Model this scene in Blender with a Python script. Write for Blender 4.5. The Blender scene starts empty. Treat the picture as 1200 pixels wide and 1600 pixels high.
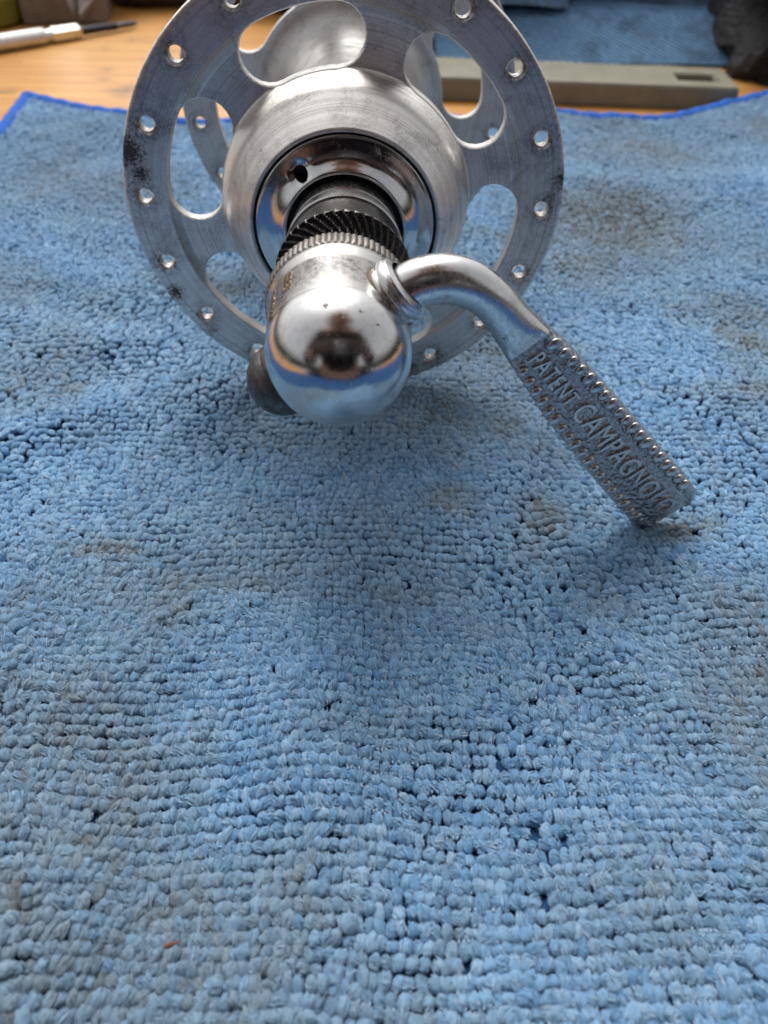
import bpy, bmesh, math, random
import numpy as np
from mathutils import Vector, Matrix
from mathutils.geometry import delaunay_2d_cdt

random.seed(7)
RNG = np.random.default_rng(7)
MM = 0.001
SC = bpy.context.scene
COL = SC.collection
H0 = 37.0            # height of the hub axle above the top of the towel pile (mm)

# ------------------------------------------------------------------ camera, sky, sun, exposure
cam_d = bpy.data.cameras.new("camera")
cam = bpy.data.objects.new("camera", cam_d)
COL.objects.link(cam)
right = Vector((0.9994715, -0.02385913, 0.0220786))
down = Vector((0.0, -0.67918958, -0.73396288))
fwd = Vector((0.03250727, 0.73357498, -0.67883063))
CAM = Vector((2.02033742, -135.50537654, 54.53928067 + H0)) * MM
m = Matrix.Identity(4)
for i in range(3):
    m[i][0] = right[i]; m[i][1] = -down[i]; m[i][2] = -fwd[i]; m[i][3] = CAM[i]
cam.matrix_world = m
cam_d.sensor_fit = 'VERTICAL'
cam_d.sensor_height = 24.0
cam_d.lens = 24.0 * 1262.89 / 1600.0
cam_d.clip_start = 0.002
cam_d.clip_end = 50.0
cam_d.dof.use_dof = True
cam_d.dof.focus_distance = 0.117
cam_d.dof.aperture_fstop = 17.0
SC.camera = cam

world = bpy.data.worlds.new("World")
SC.world = world
world.use_nodes = True
wn = world.node_tree
wn.nodes.clear()
wo = wn.nodes.new("ShaderNodeOutputWorld")
wb = wn.nodes.new("ShaderNodeBackground")
ws = wn.nodes.new("ShaderNodeTexSky")
wh = wn.nodes.new("ShaderNodeHueSaturation")
SUN_EL, SUN_AZ = math.radians(56), math.radians(-14)      # azimuth from +Y (away from the viewer), positive to the right
ws.sky_type = 'NISHITA'
ws.sun_disc = False
ws.sun_elevation = SUN_EL
ws.sun_rotation = SUN_AZ
ws.air_density = 1.0
ws.dust_density = 6.0
ws.ozone_density = 1.0
wh.inputs['Saturation'].default_value = 0.16
wb.inputs['Strength'].default_value = 0.15
wn.links.new(ws.outputs[0], wh.inputs['Color'])
wn.links.new(wh.outputs[0], wb.inputs['Color'])
wn.links.new(wb.outputs[0], wo.inputs['Surface'])

sun_d = bpy.data.lights.new("sun", 'SUN')
sun_d.energy = 0.6
sun_d.angle = math.radians(26)
sun_d.color = (1.0, 0.96, 0.90)
sun = bpy.data.objects.new("sun", sun_d)
COL.objects.link(sun)
sd = Vector((math.sin(SUN_AZ) * math.cos(SUN_EL), math.cos(SUN_AZ) * math.cos(SUN_EL), math.sin(SUN_EL)))
sun.rotation_euler = sd.to_track_quat('Z', 'Y').to_euler()
sun.location = (0, 0, 1)
SC.view_settings.view_transform = 'Standard'
SC.view_settings.look = 'None'
SC.view_settings.exposure = 0.32
SC.view_settings.gamma = 1.0

# ------------------------------------------------------------------ helpers
def tag(o, label=None, cat=None, group=None, kind=None):
    if label: o["label"] = label
    if cat: o["category"] = cat
    if group: o["group"] = group
    if kind: o["kind"] = kind
    return o

def thing(name, loc, label, cat, group=None):
    o = bpy.data.objects.new(name, None)
    o.empty_display_size = 0.01
    o.location = Vector(loc) * MM
    COL.objects.link(o)
    o["_o"] = [float(c) for c in loc]
    tag(o, label, cat, group)
    return o

def origin_of(o):
    p = Vector((0, 0, 0))
    while o is not None:
        p += Vector(o.location) / MM
        o = o.parent
    return p

def mesh_obj(name, V, F, mat, parent=None, loc=None, smooth=True, sharp=35, attrs=None):
    """V in mm, world coordinates; the object sits at the parent's origin (or at loc for a top-level one)."""
    V = np.asarray(V, float)
    org = np.array(origin_of(parent)) if parent else np.array(loc if loc is not None else (0, 0, 0), float)
    me = bpy.data.meshes.new(name)
    me.from_pydata(((V - org) * MM).tolist(), [], F if isinstance(F, list) else F.tolist())
    me.update()
    if smooth:
        me.shade_smooth()
        if sharp: me.set_sharp_from_angle(angle=math.radians(sharp))
    if attrs:
        for k, a in attrs.items():
            at = me.attributes.new(k, 'FLOAT', 'POINT')
            at.data.foreach_set('value', np.asarray(a, np.float32))
    me.materials.append(mat)
    o = bpy.data.objects.new(name, me)
    COL.objects.link(o)
    if parent: o.parent = parent
    else: o.location = Vector(org) * MM
    return o

def grid_faces(nu, nv, wrap_u=False, wrap_v=False, flip=False):
    F = []
    for i in range(nu if wrap_u else nu - 1):
        for j in range(nv if wrap_v else nv - 1):
            a = i * nv + j; b = ((i + 1) % nu) * nv + j
            c = ((i + 1) % nu) * nv + (j + 1) % nv; d = i * nv + (j + 1) % nv
            F.append((a, d, c, b) if flip else (a, b, c, d))
    return F

def frame_from(axis):
    a = Vector(axis).normalized()
    h = Vector((0, 0, 1)) if abs(a.z) < 0.9 else Vector((1, 0, 0))
    u = (h - a * h.dot(a)).normalized()
    v = a.cross(u)
    return a, u, v

def lathe(profile, base, axis, n=96, mod=None):
    """profile: (distance along axis, radius). Closed where the radius is 0."""
    a, u, v = frame_from(axis)
    base = Vector(base)
    V = []; P = len(profile)
    for i in range(n):
        t = 2 * math.pi * i / n
        for (w, r) in profile:
            if mod: w, r = mod(w, r, t)
            q = base + a * w + (u * math.cos(t) + v * math.sin(t)) * r
            V.append(tuple(q))
    return V, grid_faces(n, P, wrap_u=True, flip=False)

def smooth_prof(pts, n=8):
    """Catmull-Rom through profile points."""
    out = []
    for i in range(len(pts) - 1):
        p0 = pts[max(i - 1, 0)]; p1 = pts[i]; p2 = pts[i + 1]; p3 = pts[min(i + 2, len(pts) - 1)]
        for k in range(n):
            t = k / n
            out.append(tuple(0.5 * ((2 * p1[c]) + (-p0[c] + p2[c]) * t + (2 * p0[c] - 5 * p1[c] + 4 * p2[c] - p3[c]) * t * t
                                    + (-p0[c] + 3 * p1[c] - 3 * p2[c] + p3[c]) * t ** 3) for c in range(len(p1))))
    out.append(tuple(pts[-1]))
    return out

def vnoise(x, y, seed=0):
    """2-D value noise in 0..1 for numpy arrays."""
    x = np.asarray(x, float); y = np.asarray(y, float)
    xi = np.floor(x).astype(np.int64); yi = np.floor(y).astype(np.int64)
    fx = x - xi; fy = y - yi
    fx = fx * fx * (3 - 2 * fx); fy = fy * fy * (3 - 2 * fy)
    def h(a, b):
        n = (a * 374761393 + b * 668265263 + seed * 2147483647) & 0x7fffffff
        n = ((n ^ (n >> 13)) * 1274126177) & 0x7fffffff
        return ((n ^ (n >> 16)) & 0xffff) / 65535.0
    return (h(xi, yi) * (1 - fx) + h(xi + 1, yi) * fx) * (1 - fy) + (h(xi, yi + 1) * (1 - fx) + h(xi + 1, yi + 1) * fx) * fy

def fbm(x, y, seed=0, o=4):
    s = 0; a = 0.5
    for k in range(o):
        s = s + a * vnoise(x * 2 ** k, y * 2 ** k, seed + 17 * k); a *= 0.5
    return s / (1 - 0.5 ** o)

# ---- node material builder
class M:
    def __init__(self, name):
        self.m = bpy.data.materials.new(name)
        self.m.use_nodes = True
        self.t = self.m.node_tree
        self.b = self.t.nodes["Principled BSDF"]
        self._co = None; self.off = None
    def n(self, typ, ins=None, **props):
        nd = self.t.nodes.new(typ)
        for k, v in props.items(): setattr(nd, k, v)
        for k, v in (ins or {}).items(): self.put(nd.inputs[k], v)
        return nd
    def put(self, sock, v):
        if isinstance(v, bpy.types.NodeSocket): self.t.links.new(v, sock)
        elif isinstance(v, bpy.types.Node): self.t.links.new(v.outputs[0], sock)
        else:
            if sock.type == 'RGBA' and len(v) == 3: v = (*v, 1)
            sock.default_value = v
    def set(self, **kw):
        for k, v in kw.items(): self.put(self.b.inputs[k.replace('_', ' ')], v)
        return self
    def co(self):                       # object coordinates in millimetres
        if not self._co:
            tc = self.n("ShaderNodeTexCoord")
            vm = self.n("ShaderNodeVectorMath", {0: tc.outputs['Object'], 1: (1000, 1000, 1000)}, operation='MULTIPLY')
            self._co = vm.outputs[0]
            if self.off: self._co = self.n("ShaderNodeVectorMath", {0: self._co, 1: self.off}, operation='SUBTRACT').outputs[0]
        return self._co
    def noise(self, scale, detail=3, rough=0.55, vec=None, dist=0):
        return self.n("ShaderNodeTexNoise", {'Vector': vec or self.co(), 'Scale': scale, 'Detail': detail, 'Roughness': rough, 'Distortion': dist}).outputs['Fac']
    def math(self, op, a, b=0.0, clamp=False):
        return self.n("ShaderNodeMath", {0: a, 1: b}, operation=op, use_clamp=clamp).outputs[0]
    def ramp(self, fac, lo, hi, a=0.0, b=1.0):
        return self.n("ShaderNodeMapRange", {0: fac, 1: lo, 2: hi, 3: a, 4: b}, clamp=True).outputs[0]
    def mix(self, fac, a, b, blend='MIX'):
        nd = self.n("ShaderNodeMix", data_type='RGBA', blend_type=blend)
        self.put(nd.inputs[0], fac); self.put(nd.inputs[6], a); self.put(nd.inputs[7], b)
        return nd.outputs[2]
    def scale(self, v, vec=None):
        return self.n("ShaderNodeVectorMath", {0: vec or self.co(), 1: v}, operation='MULTIPLY').outputs[0]
    def bump(self, height, strength=0.3, dist=0.1, normal=None):
        ins = {'Height': height, 'Strength': strength, 'Distance': dist * MM}
        nd = self.n("ShaderNodeBump", ins)
        if normal is not None: self.put(nd.inputs['Normal'], normal)
        return nd.outputs[0]
    def sep(self, vec=None):
        return self.n("ShaderNodeSeparateXYZ", {0: vec or self.co()})
    def blobs(self, pts):
        """Sum of soft spots (x, y, z, radius, strength) in object millimetres: stains with a place of their own."""
        tot = None
        for (x, y, z, r, s) in pts:
            d = self.n("ShaderNodeVectorMath", {0: self.co(), 1: (x, y, z)}, operation='DISTANCE').outputs['Value']
            v = self.ramp(d, 0, r, s, 0)
            tot = v if tot is None else self.math('MAXIMUM', tot, v)
        return tot

# ------------------------------------------------------------------ materials
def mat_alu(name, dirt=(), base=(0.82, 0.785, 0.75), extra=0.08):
    k = M(name); k.off = (0, 0, 36.65)               # the hub's parts have their origin at its foot: measure from the axle
    s = k.sep()
    r = k.math('SQRT', k.math('ADD', k.math('MULTIPLY', s.outputs[0], s.outputs[0]), k.math('MULTIPLY', s.outputs[2], s.outputs[2])))
    cv = k.n("ShaderNodeCombineXYZ", {0: r, 1: s.outputs[1]}).outputs[0]
    lines = k.noise(2.6, 4, 0.72, vec=cv)                        # concentric turning marks
    wide = k.noise(0.9, 3, 0.6, vec=cv)
    ang = k.math('ARCTAN2', s.outputs[2], s.outputs[0])
    scr = k.n("ShaderNodeCombineXYZ", {0: k.math('MULTIPLY', r, 5.0), 1: k.math('MULTIPLY', ang, 2.5), 2: s.outputs[1]}).outputs[0]
    scratch = k.noise(1.0, 5, 0.75, vec=scr)
    blot = k.noise(0.22, 5, 0.65)
    fine = k.noise(2.6, 4, 0.7)
    pit = k.noise(4.2, 2, 0.6)
    pit2 = k.noise(1.5, 5, 0.75)
    pits = k.math('MULTIPLY', k.ramp(k.math('ADD', k.math('MULTIPLY', pit, 0.6), k.math('MULTIPLY', pit2, 0.5)), 0.655, 0.70), k.ramp(blot, 0.46, 0.62))
    if dirt:
        bl = k.blobs(dirt)
        thr = k.math('ADD', k.math('MULTIPLY', bl, 0.9), k.math('ADD', k.math('MULTIPLY', pit2, 0.75), k.math('MULTIPLY', pit, 0.75)))
        pits = k.math('MAXIMUM', pits, k.math('MULTIPLY', k.ramp(thr, 1.02, 1.22), 0.9))
        halo = k.math('MULTIPLY', bl, k.ramp(fine, 0.3, 0.65, 0.25, 0.75))
    col = k.mix(k.ramp(fine, 0.40, 0.66, 0.0, 0.6), base, (0.62, 0.60, 0.58))
    col = k.mix(k.ramp(blot, 0.48, 0.68, 0.0, 0.5), col, (0.55, 0.53, 0.51))
    col = k.mix(k.ramp(scratch, 0.5, 0.75, 0.0, 0.5), col, (0.78, 0.77, 0.76))
    col = k.mix(k.ramp(lines, 0.44, 0.62, 0.0, 0.6), col, (0.45, 0.43, 0.415))
    dscr = k.math('MULTIPLY', k.ramp(scratch, 0.40, 0.30), k.ramp(fine, 0.45, 0.6, 0, 0.6))
    col = k.mix(dscr, col, (0.20, 0.19, 0.185))
    sm = k.math('MULTIPLY', k.ramp(k.noise(0.16, 5, 0.7, dist=0.8), 0.50, 0.66), k.ramp(fine, 0.35, 0.6, 0.35, 1.0))
    col = k.mix(k.math('MULTIPLY', sm, 0.55), col, (0.24, 0.215, 0.20))
    am = k.math('SUBTRACT', k.math('FRACT', k.math('DIVIDE', k.math('ADD', ang, 6 * math.pi - (math.radians(138.757) if dirt else math.radians(148.757)) + math.pi / 18), math.pi / 9)), 0.5)
    ax_ = k.math('MULTIPLY', am, 33.5 * math.pi / 9); ar_ = k.math('SUBTRACT', r, 33.5)
    hd = k.math('SQRT', k.math('ADD', k.math('MULTIPLY', ax_, ax_), k.math('MULTIPLY', ar_, ar_)))
    hg = k.math('MULTIPLY', k.ramp(hd, 3.3, 1.5), k.ramp(pit2, 0.44, 0.60, 0.1, 1.0))
    col = k.mix(k.math('MULTIPLY', hg, 0.75), col, (0.10, 0.09, 0.083))
    if dirt: col = k.mix(halo, col, (0.20, 0.185, 0.175))
    rim = k.math('MULTIPLY', k.ramp(r, 33.0, 36.8), k.ramp(pit2, 0.50, 0.62))
    col = k.mix(k.math('MULTIPLY', rim, 0.5), col, (0.10, 0.09, 0.085))
    col = k.mix(pits, col, (0.035, 0.030, 0.027))
    rough = k.math('ADD', k.ramp(blot, 0.3, 0.7, 0.29 + extra, 0.43 + extra), k.math('ADD', k.ramp(scratch, 0.35, 0.7, -0.07, 0.08), k.ramp(lines, 0.35, 0.65, -0.08, 0.10)))
    rough = k.math('ADD', rough, k.math('MULTIPLY', pits, 0.3))
    h = k.math('ADD', k.math('MULTIPLY', lines, 0.6), k.math('ADD', k.math('MULTIPLY', wide, 0.5), k.math('MULTIPLY', scratch, 0.55)))
    h = k.math('SUBTRACT', h, k.math('MULTIPLY', pits, 0.8))
    tan = k.n("ShaderNodeTangent", direction_type='RADIAL', axis='Y').outputs[0]
    k.set(Base_Color=col, Metallic=k.ramp(pits, 0, 1, 1.0, 0.3), Roughness=rough, Normal=k.bump(h, 0.5, 0.040), Anisotropic=0.6, Tangent=tan)
    return k.m

def mat_chrome(name, base=(0.68, 0.67, 0.66), rough=0.09, spots=0.5, brush=0.0, rust=0.0, specks=()):
    k = M(name)
    a = k.noise(0.35, 4, 0.6); b = k.noise(3.2, 3, 0.65); c = k.noise(1.3, 6, 0.75)
    sc = k.noise(1.0, 4, 0.7, vec=k.scale((1.1, 14.0, 1.1)))
    spot = k.math('MULTIPLY', k.ramp(b, 0.70, 0.74), k.ramp(a, 0.42, 0.6))
    spot = k.math('MULTIPLY', spot, spots)
    col = k.mix(spot, base, (0.05, 0.035, 0.028))
    if rust:
        rs = k.math('MULTIPLY', k.math('MULTIPLY', k.ramp(c, 0.64, 0.70), k.ramp(a, 0.5, 0.56)), rust)
        col = k.mix(rs, col, (0.16, 0.055, 0.02))
        spot = k.math('MAXIMUM', spot, rs)
    if specks:
        sp = k.ramp(k.math('ADD', k.blobs(specks), k.math('MULTIPLY', k.noise(3.6, 4, 0.7), 1.0)), 0.98, 1.12)
        col = k.mix(sp, col, (0.085, 0.032, 0.016)); spot = k.math('MAXIMUM', spot, sp)
    ro = k.math('ADD', k.ramp(c, 0.3, 0.75, rough * 0.7, rough * 1.6), k.math('MULTIPLY', spot, 0.5))
    h = k.math('ADD', k.math('MULTIPLY', a, 0.5), k.math('ADD', k.math('MULTIPLY', sc, brush), k.math('MULTIPLY', k.noise(1.6, 3, 0.6), 0.10)))
    hz = k.noise(0.55, 6, 0.75, dist=1.0); sl = k.noise(1.0, 3, 0.7, vec=k.scale((9.0, 1.2, 0.8)))
    col = k.mix(k.ramp(hz, 0.48, 0.68, 0, 0.35), col, (0.36, 0.35, 0.335))
    ro = k.math('ADD', ro, k.math('ADD', k.ramp(hz, 0.45, 0.7, 0, 0.12), k.ramp(sl, 0.60, 0.74, 0, 0.16)))
    h = k.math('ADD', h, k.math('MULTIPLY', sl, 0.12))
    h = k.math('SUBTRACT', h, k.math('MULTIPLY', spot, 0.4))
    k.set(Base_Color=col, Metallic=k.ramp(spot, 0, 1, 1.0, 0.2), Roughness=ro, Normal=k.bump(h, 0.35, 0.06))
    return k.m

def mat_hammered(name):
    k = M(name)
    p = k.n("ShaderNodeTexVoronoi", {'Vector': k.co(), 'Scale': 1.45, 'Randomness': 1.0}, feature='SMOOTH_F1').outputs['Distance']
    q = k.noise(1.5, 3, 0.6)
    c = k.noise(0.9, 6, 0.75); b = k.noise(2.4, 3, 0.6)
    spot = k.math('MULTIPLY', k.ramp(b, 0.66, 0.71), k.ramp(c, 0.50, 0.60))
    col = k.mix(spot, (0.50, 0.495, 0.49), (0.03, 0.02, 0.016))
    h = k.math('ADD', k.math('MULTIPLY', p, 1.0), k.math('MULTIPLY', q, 0.8))
    k.set(Base_Color=col, Metallic=k.ramp(spot, 0, 1, 1.0, 0.3), Roughness=k.ramp(spot, 0, 1, 0.21, 0.6), Normal=k.bump(h, 1.0, 0.42))
    return k.m

def mat_dark_steel(name, base=(0.16, 0.15, 0.145), rough=0.34):
    k = M(name)
    a = k.noise(0.8, 5, 0.7); f = k.noise(5.0, 4, 0.7, vec=k.scale((1, 4, 1)))
    col = k.mix(k.ramp(a, 0.35, 0.7), base, tuple(c * 0.45 for c in base))
    col = k.mix(k.ramp(f, 0.58, 0.75, 0, 0.5), col, (0.35, 0.33, 0.32))
    col = k.mix(k.ramp(k.noise(1.7, 4, 0.7), 0.60, 0.72, 0, 0.7), col, (0.035, 0.018, 0.012))
    k.set(Base_Color=col, Metallic=0.9, Roughness=k.ramp(a, 0.3, 0.7, rough * 0.7, rough * 1.5), Normal=k.bump(f, 0.3, 0.05))
    return k.m

def mat_plain(name, col, rough=0.6, var=0.25, scale=0.5, bump=0.2, bdist=0.2, spec=0.5, dark=None, metallic=0.0):
    k = M(name)
    a = k.noise(scale, 5, 0.65)
    c = k.mix(k.ramp(a, 0.3, 0.7), tuple(v * (1 - var) for v in col) if dark is None else dark, tuple(min(1, v * (1 + var)) for v in col))
    k.set(Base_Color=c, Roughness=k.ramp(a, 0.3, 0.7, rough * 0.85, min(1, rough * 1.15)), Normal=k.bump(k.noise(scale * 4, 4, 0.65), bump, bdist), Metallic=metallic)
    k.b.inputs['Specular IOR Level'].default_value = spec
    return k.m

BLUE_A = (0.100, 0.300, 0.570)
BLUE_B = (0.285, 0.520, 0.765)
GREY_D = (0.200, 0.250, 0.275)
def mat_cloth(name, pile=True):
    k = M(name)
    if pile:
        tint = k.n("ShaderNodeAttribute", attribute_name='tint').outputs['Fac']
        dirt = k.n("ShaderNodeAttribute", attribute_name='dirt').outputs['Fac']
    else:
        tint = k.noise(0.35, 3, 0.6); dirt = k.ramp(k.noise(0.02, 4, 0.6), 0.45, 0.65, 0.0, 0.6)
    fib = k.noise(2.4, 4, 0.75, vec=k.scale((1.0, 2.2, 1.4)), dist=1.2)
    fib2 = k.noise(6.5, 3, 0.7, vec=k.scale((2.0, 0.8, 1.0)), dist=0.8)
    col = k.mix(k.ramp(tint, 0, 1), BLUE_A, BLUE_B)
    col = k.mix(k.ramp(tint, 1, 2), col, (0.50, 0.66, 0.84))
    dd = k.math('ADD', dirt, k.math('MULTIPLY', k.math('SUBTRACT', fib, 0.5), k.math('MULTIPLY', dirt, 1.6)), clamp=True)
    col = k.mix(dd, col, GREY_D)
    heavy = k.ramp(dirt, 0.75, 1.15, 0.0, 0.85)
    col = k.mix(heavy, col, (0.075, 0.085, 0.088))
    col = k.mix(k.ramp(fib2, 0.50, 0.78, 0.0, 0.55), col, (0.42, 0.52, 0.64))
    h = k.math('ADD', k.math('MULTIPLY', fib, 1.0), k.math('MULTIPLY', fib2, 0.6))
    k.set(Base_Color=col, Roughness=0.75, Normal=k.bump(h, 0.75, 0.22), Sheen_Weight=0.45, Sheen_Roughness=0.4, Sheen_Tint=(0.75, 0.86, 1.0))
    k.b.inputs['Specular IOR Level'].default_value = 0.35
    return k.m

def mat_wood(name):
    k = M(name)
    g = k.noise(0.09, 5, 0.6, vec=k.scale((0.10, 1.6, 1.0)), dist=0.6)
    g2 = k.noise(0.6, 4, 0.7, vec=k.scale((0.05, 2.2, 1.0)))
    col = k.mix(k.ramp(g, 0.32, 0.68), (0.52, 0.215, 0.045), (0.72, 0.375, 0.092))
    col = k.mix(k.ramp(g2, 0.45, 0.75, 0, 0.5), col, (0.38, 0.18, 0.06))
    st = k.noise(0.06, 4, 0.6)
    col = k.mix(k.ramp(st, 0.60, 0.72, 0, 0.55), col, (0.14, 0.075, 0.035))
    kn = k.blobs([(-135, 55, 38, 8, 1.3), (-88, 59, 38, 11, 1.2), (-101, 75, 38, 5, 0.8), (-60, 40, 38, 6, 0.8)])
    col = k.mix(k.math('MULTIPLY', kn, k.ramp(k.noise(0.22, 4, 0.6, vec=k.scale((0.5, 1.6, 1))), 0.40, 0.62)), col, (0.07, 0.045, 0.03))
    k.set(Base_Color=col, Roughness=k.ramp(g2, 0.3, 0.7, 0.34, 0.52), Normal=k.bump(g2, 0.2, 0.2))
    return k.m

A_DIRT = [(-35.0, -28, 8.0, 5.0, 0.75), (-33.5, -28, 4.5, 3.2, 0.65), (-32, -28, 26.5, 4, 0.42), (-31, -28, -16.5, 3.2, 0.6), (-28, -28, 12, 3, 0.3),
          (36, -28, 4.5, 4.5, 0.55), (34.5, -28, 1.5, 3, 0.45), (27.5, -28, 25.5, 3.2, 0.35), (17, -28, -29.5, 4, 0.5), (12, -28, -32, 4, 0.6),
          (-21, -28, 5.5, 1.8, 0.6), (-21, -28, 3, 1.6, 0.5), (-25, -28, -24, 3, 0.4), (-14, -28, -34, 4, 0.55), (20, -28, 31, 3.0, 0.4), (-16, -28, 34, 4, 0.3)]
ALU = mat_alu("scratched_aluminium", A_DIRT)
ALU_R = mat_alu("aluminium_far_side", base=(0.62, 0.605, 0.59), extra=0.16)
CHROME = mat_chrome("worn_chrome", rough=0.21, spots=1.0, brush=0.05, rust=0.6,
    specks=[(13.5, -1.5, 43.6, 2.2, .55), (18.5, -1.0, 39.5, 2.6, .55), (21.5, -0.8, 37.2, 2.8, .6), (24.5, -0.6, 33.5, 2.4, .6), (16.0, -1.8, 41.8, 1.8, .55)])
CAPCHROME = mat_chrome("polished_cap_chrome", base=(0.64, 0.63, 0.62), rough=0.11, spots=1.0, brush=0.35, rust=0.9,
    specks=[(-1.2, -7.4, 45.3, 1.5, .75), (-2.4, -7.0, 45.4, .9, .6), (2.8, -7.9, 44.9, 1.1, .65), (4.8, -8.5, 43.6, 1.2, .65), (-6.2, -8.0, 43.0, 0.9, .6), (1.2, -12.7, 34.5, .9, .65), (4.2, -11.6, 31.8, 1.0, .7), (-4.0, -11.6, 32.6, .8, .6), (-7.4, -8.6, 37.5, .9, .6), (6.9, -9.2, 38.5, .8, .55)])
SATIN = mat_chrome("satin_chrome", base=(0.50, 0.485, 0.465), rough=0.23, spots=0.25, brush=0.12, rust=0.04)
DUSTCHROME = mat_chrome("dust_cap_chrome", base=(0.58, 0.575, 0.57), rough=0.11, spots=1.0, brush=0.1)
HAMMER = mat_hammered("pebbled_chrome")
LOCKM = mat_dark_steel("dark_steel", base=(0.15, 0.14, 0.135), rough=0.27)
KNURLM = mat_chrome("dull_knurl", base=(0.17, 0.155, 0.145), rough=0.42, spots=0.6, brush=0.0, rust=0.3)
OILX, OILZ = -6.6, 8.77
NUTM = mat_dark_steel("dull_grey_steel", base=(0.14, 0.135, 0.125), rough=0.42)
BLACK = mat_plain("black_seal_shade", (0.012, 0.012, 0.013), 0.45)  # black of the seal, and of the shade painted in behind the dust cap
PILE = mat_cloth("towel_pile")
STRAND = mat_cloth("towel_strands")
STRAND.node_tree.nodes['Principled BSDF'].inputs['Roughness'].default_value = 0.5
BACKING = mat_plain("towel_backing", (0.035, 0.105, 0.27), 0.9, 0.3, 1.2, 0.8, 0.3, 0.2)
HEM = mat_plain("blue_hem", (0.025, 0.13, 0.52), 0.8, 0.35, 0.5, 0.8, 0.4, 0.2)
WOOD = mat_wood("varnished_wood")

# ------------------------------------------------------------------ bench top
def box_verts(x0, x1, y0, y1, z0, z1):
    V = [(x, y, z) for x in (x0, x1) for y in (y0, y1) for z in (z0, z1)]
    F = [(0, 1, 3, 2), (4, 6, 7, 5), (0, 4, 5, 1), (2, 3, 7, 6), (0, 2, 6, 4), (1, 5, 7, 3)]
    return V, F

def rounded_box(name, x0, x1, y0, y1, z0, z1, r, mat, parent=None, loc=None, segs=3, rot=0.0, pivot=None, warp=None, cuts=0):
    bm = bmesh.new()
    bmesh.ops.create_cube(bm, size=1.0)
    for v in bm.verts:
        v.co = Vector(((x0 + x1) / 2 + v.co.x * (x1 - x0), (y0 + y1) / 2 + v.co.y * (y1 - y0), (z0 + z1) / 2 + v.co.z * (z1 - z0)))
    if cuts: bmesh.ops.subdivide_edges(bm, edges=bm.edges[:], cuts=cuts, use_grid_fill=True)
    es = [e for e in bm.edges if len(e.link_faces) == 2 and e.calc_face_angle(0) > 0.5]
    bmesh.ops.bevel(bm, geom=es, offset=r, segments=segs, affect='EDGES', profile=0.5)
    V = np.array([v.co[:] for v in bm.verts]); bm.verts.index_update()
    F = [tuple(v.index for v in f.verts) for f in bm.faces]
    bm.free()
    if rot:
        p = np.array(pivot if pivot else ((x0 + x1) / 2, (y0 + y1) / 2))
        c, s = math.cos(rot), math.sin(rot)
        d = V[:, :2] - p
        V[:, 0] = p[0] + c * d[:, 0] - s * d[:, 1]; V[:, 1] = p[1] + s * d[:, 0] + c * d[:, 1]
    if warp is not None: V = warp(V)
    return mesh_obj(name, V, F, mat, parent, loc, sharp=40)

TZ = H0 - 41.0        # table top height, 4 mm under the towel pile's top
bench = thing("workbench", (0, 150, TZ - 38), "orange varnished wooden bench lying under the blue towel", "workbench")
rounded_box("tabletop", -300, 430, -238, 620, TZ - 38, TZ, 3, WOOD, bench)
for lx in (-255, 385):
    for ly in (-190, 570):
        rounded_box("leg", lx - 35, lx + 35, ly - 35, ly + 35, TZ - 860, TZ - 38.5, 3, WOOD, bench)
gnd = mesh_obj("ground", [(-9000, -9000, TZ - 860.5), (9000, -9000, TZ - 860.5), (9000, 9000, TZ - 860.5), (-9000, 9000, TZ - 860.5)], [(0, 1, 2, 3)],
               mat_plain("concrete", (0.24, 0.225, 0.20), 0.9, 0.25, 0.01), loc=(0, 0, TZ - 860.5), smooth=False)
tag(gnd, "grey concrete ground under the wooden bench", kind='structure')

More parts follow.
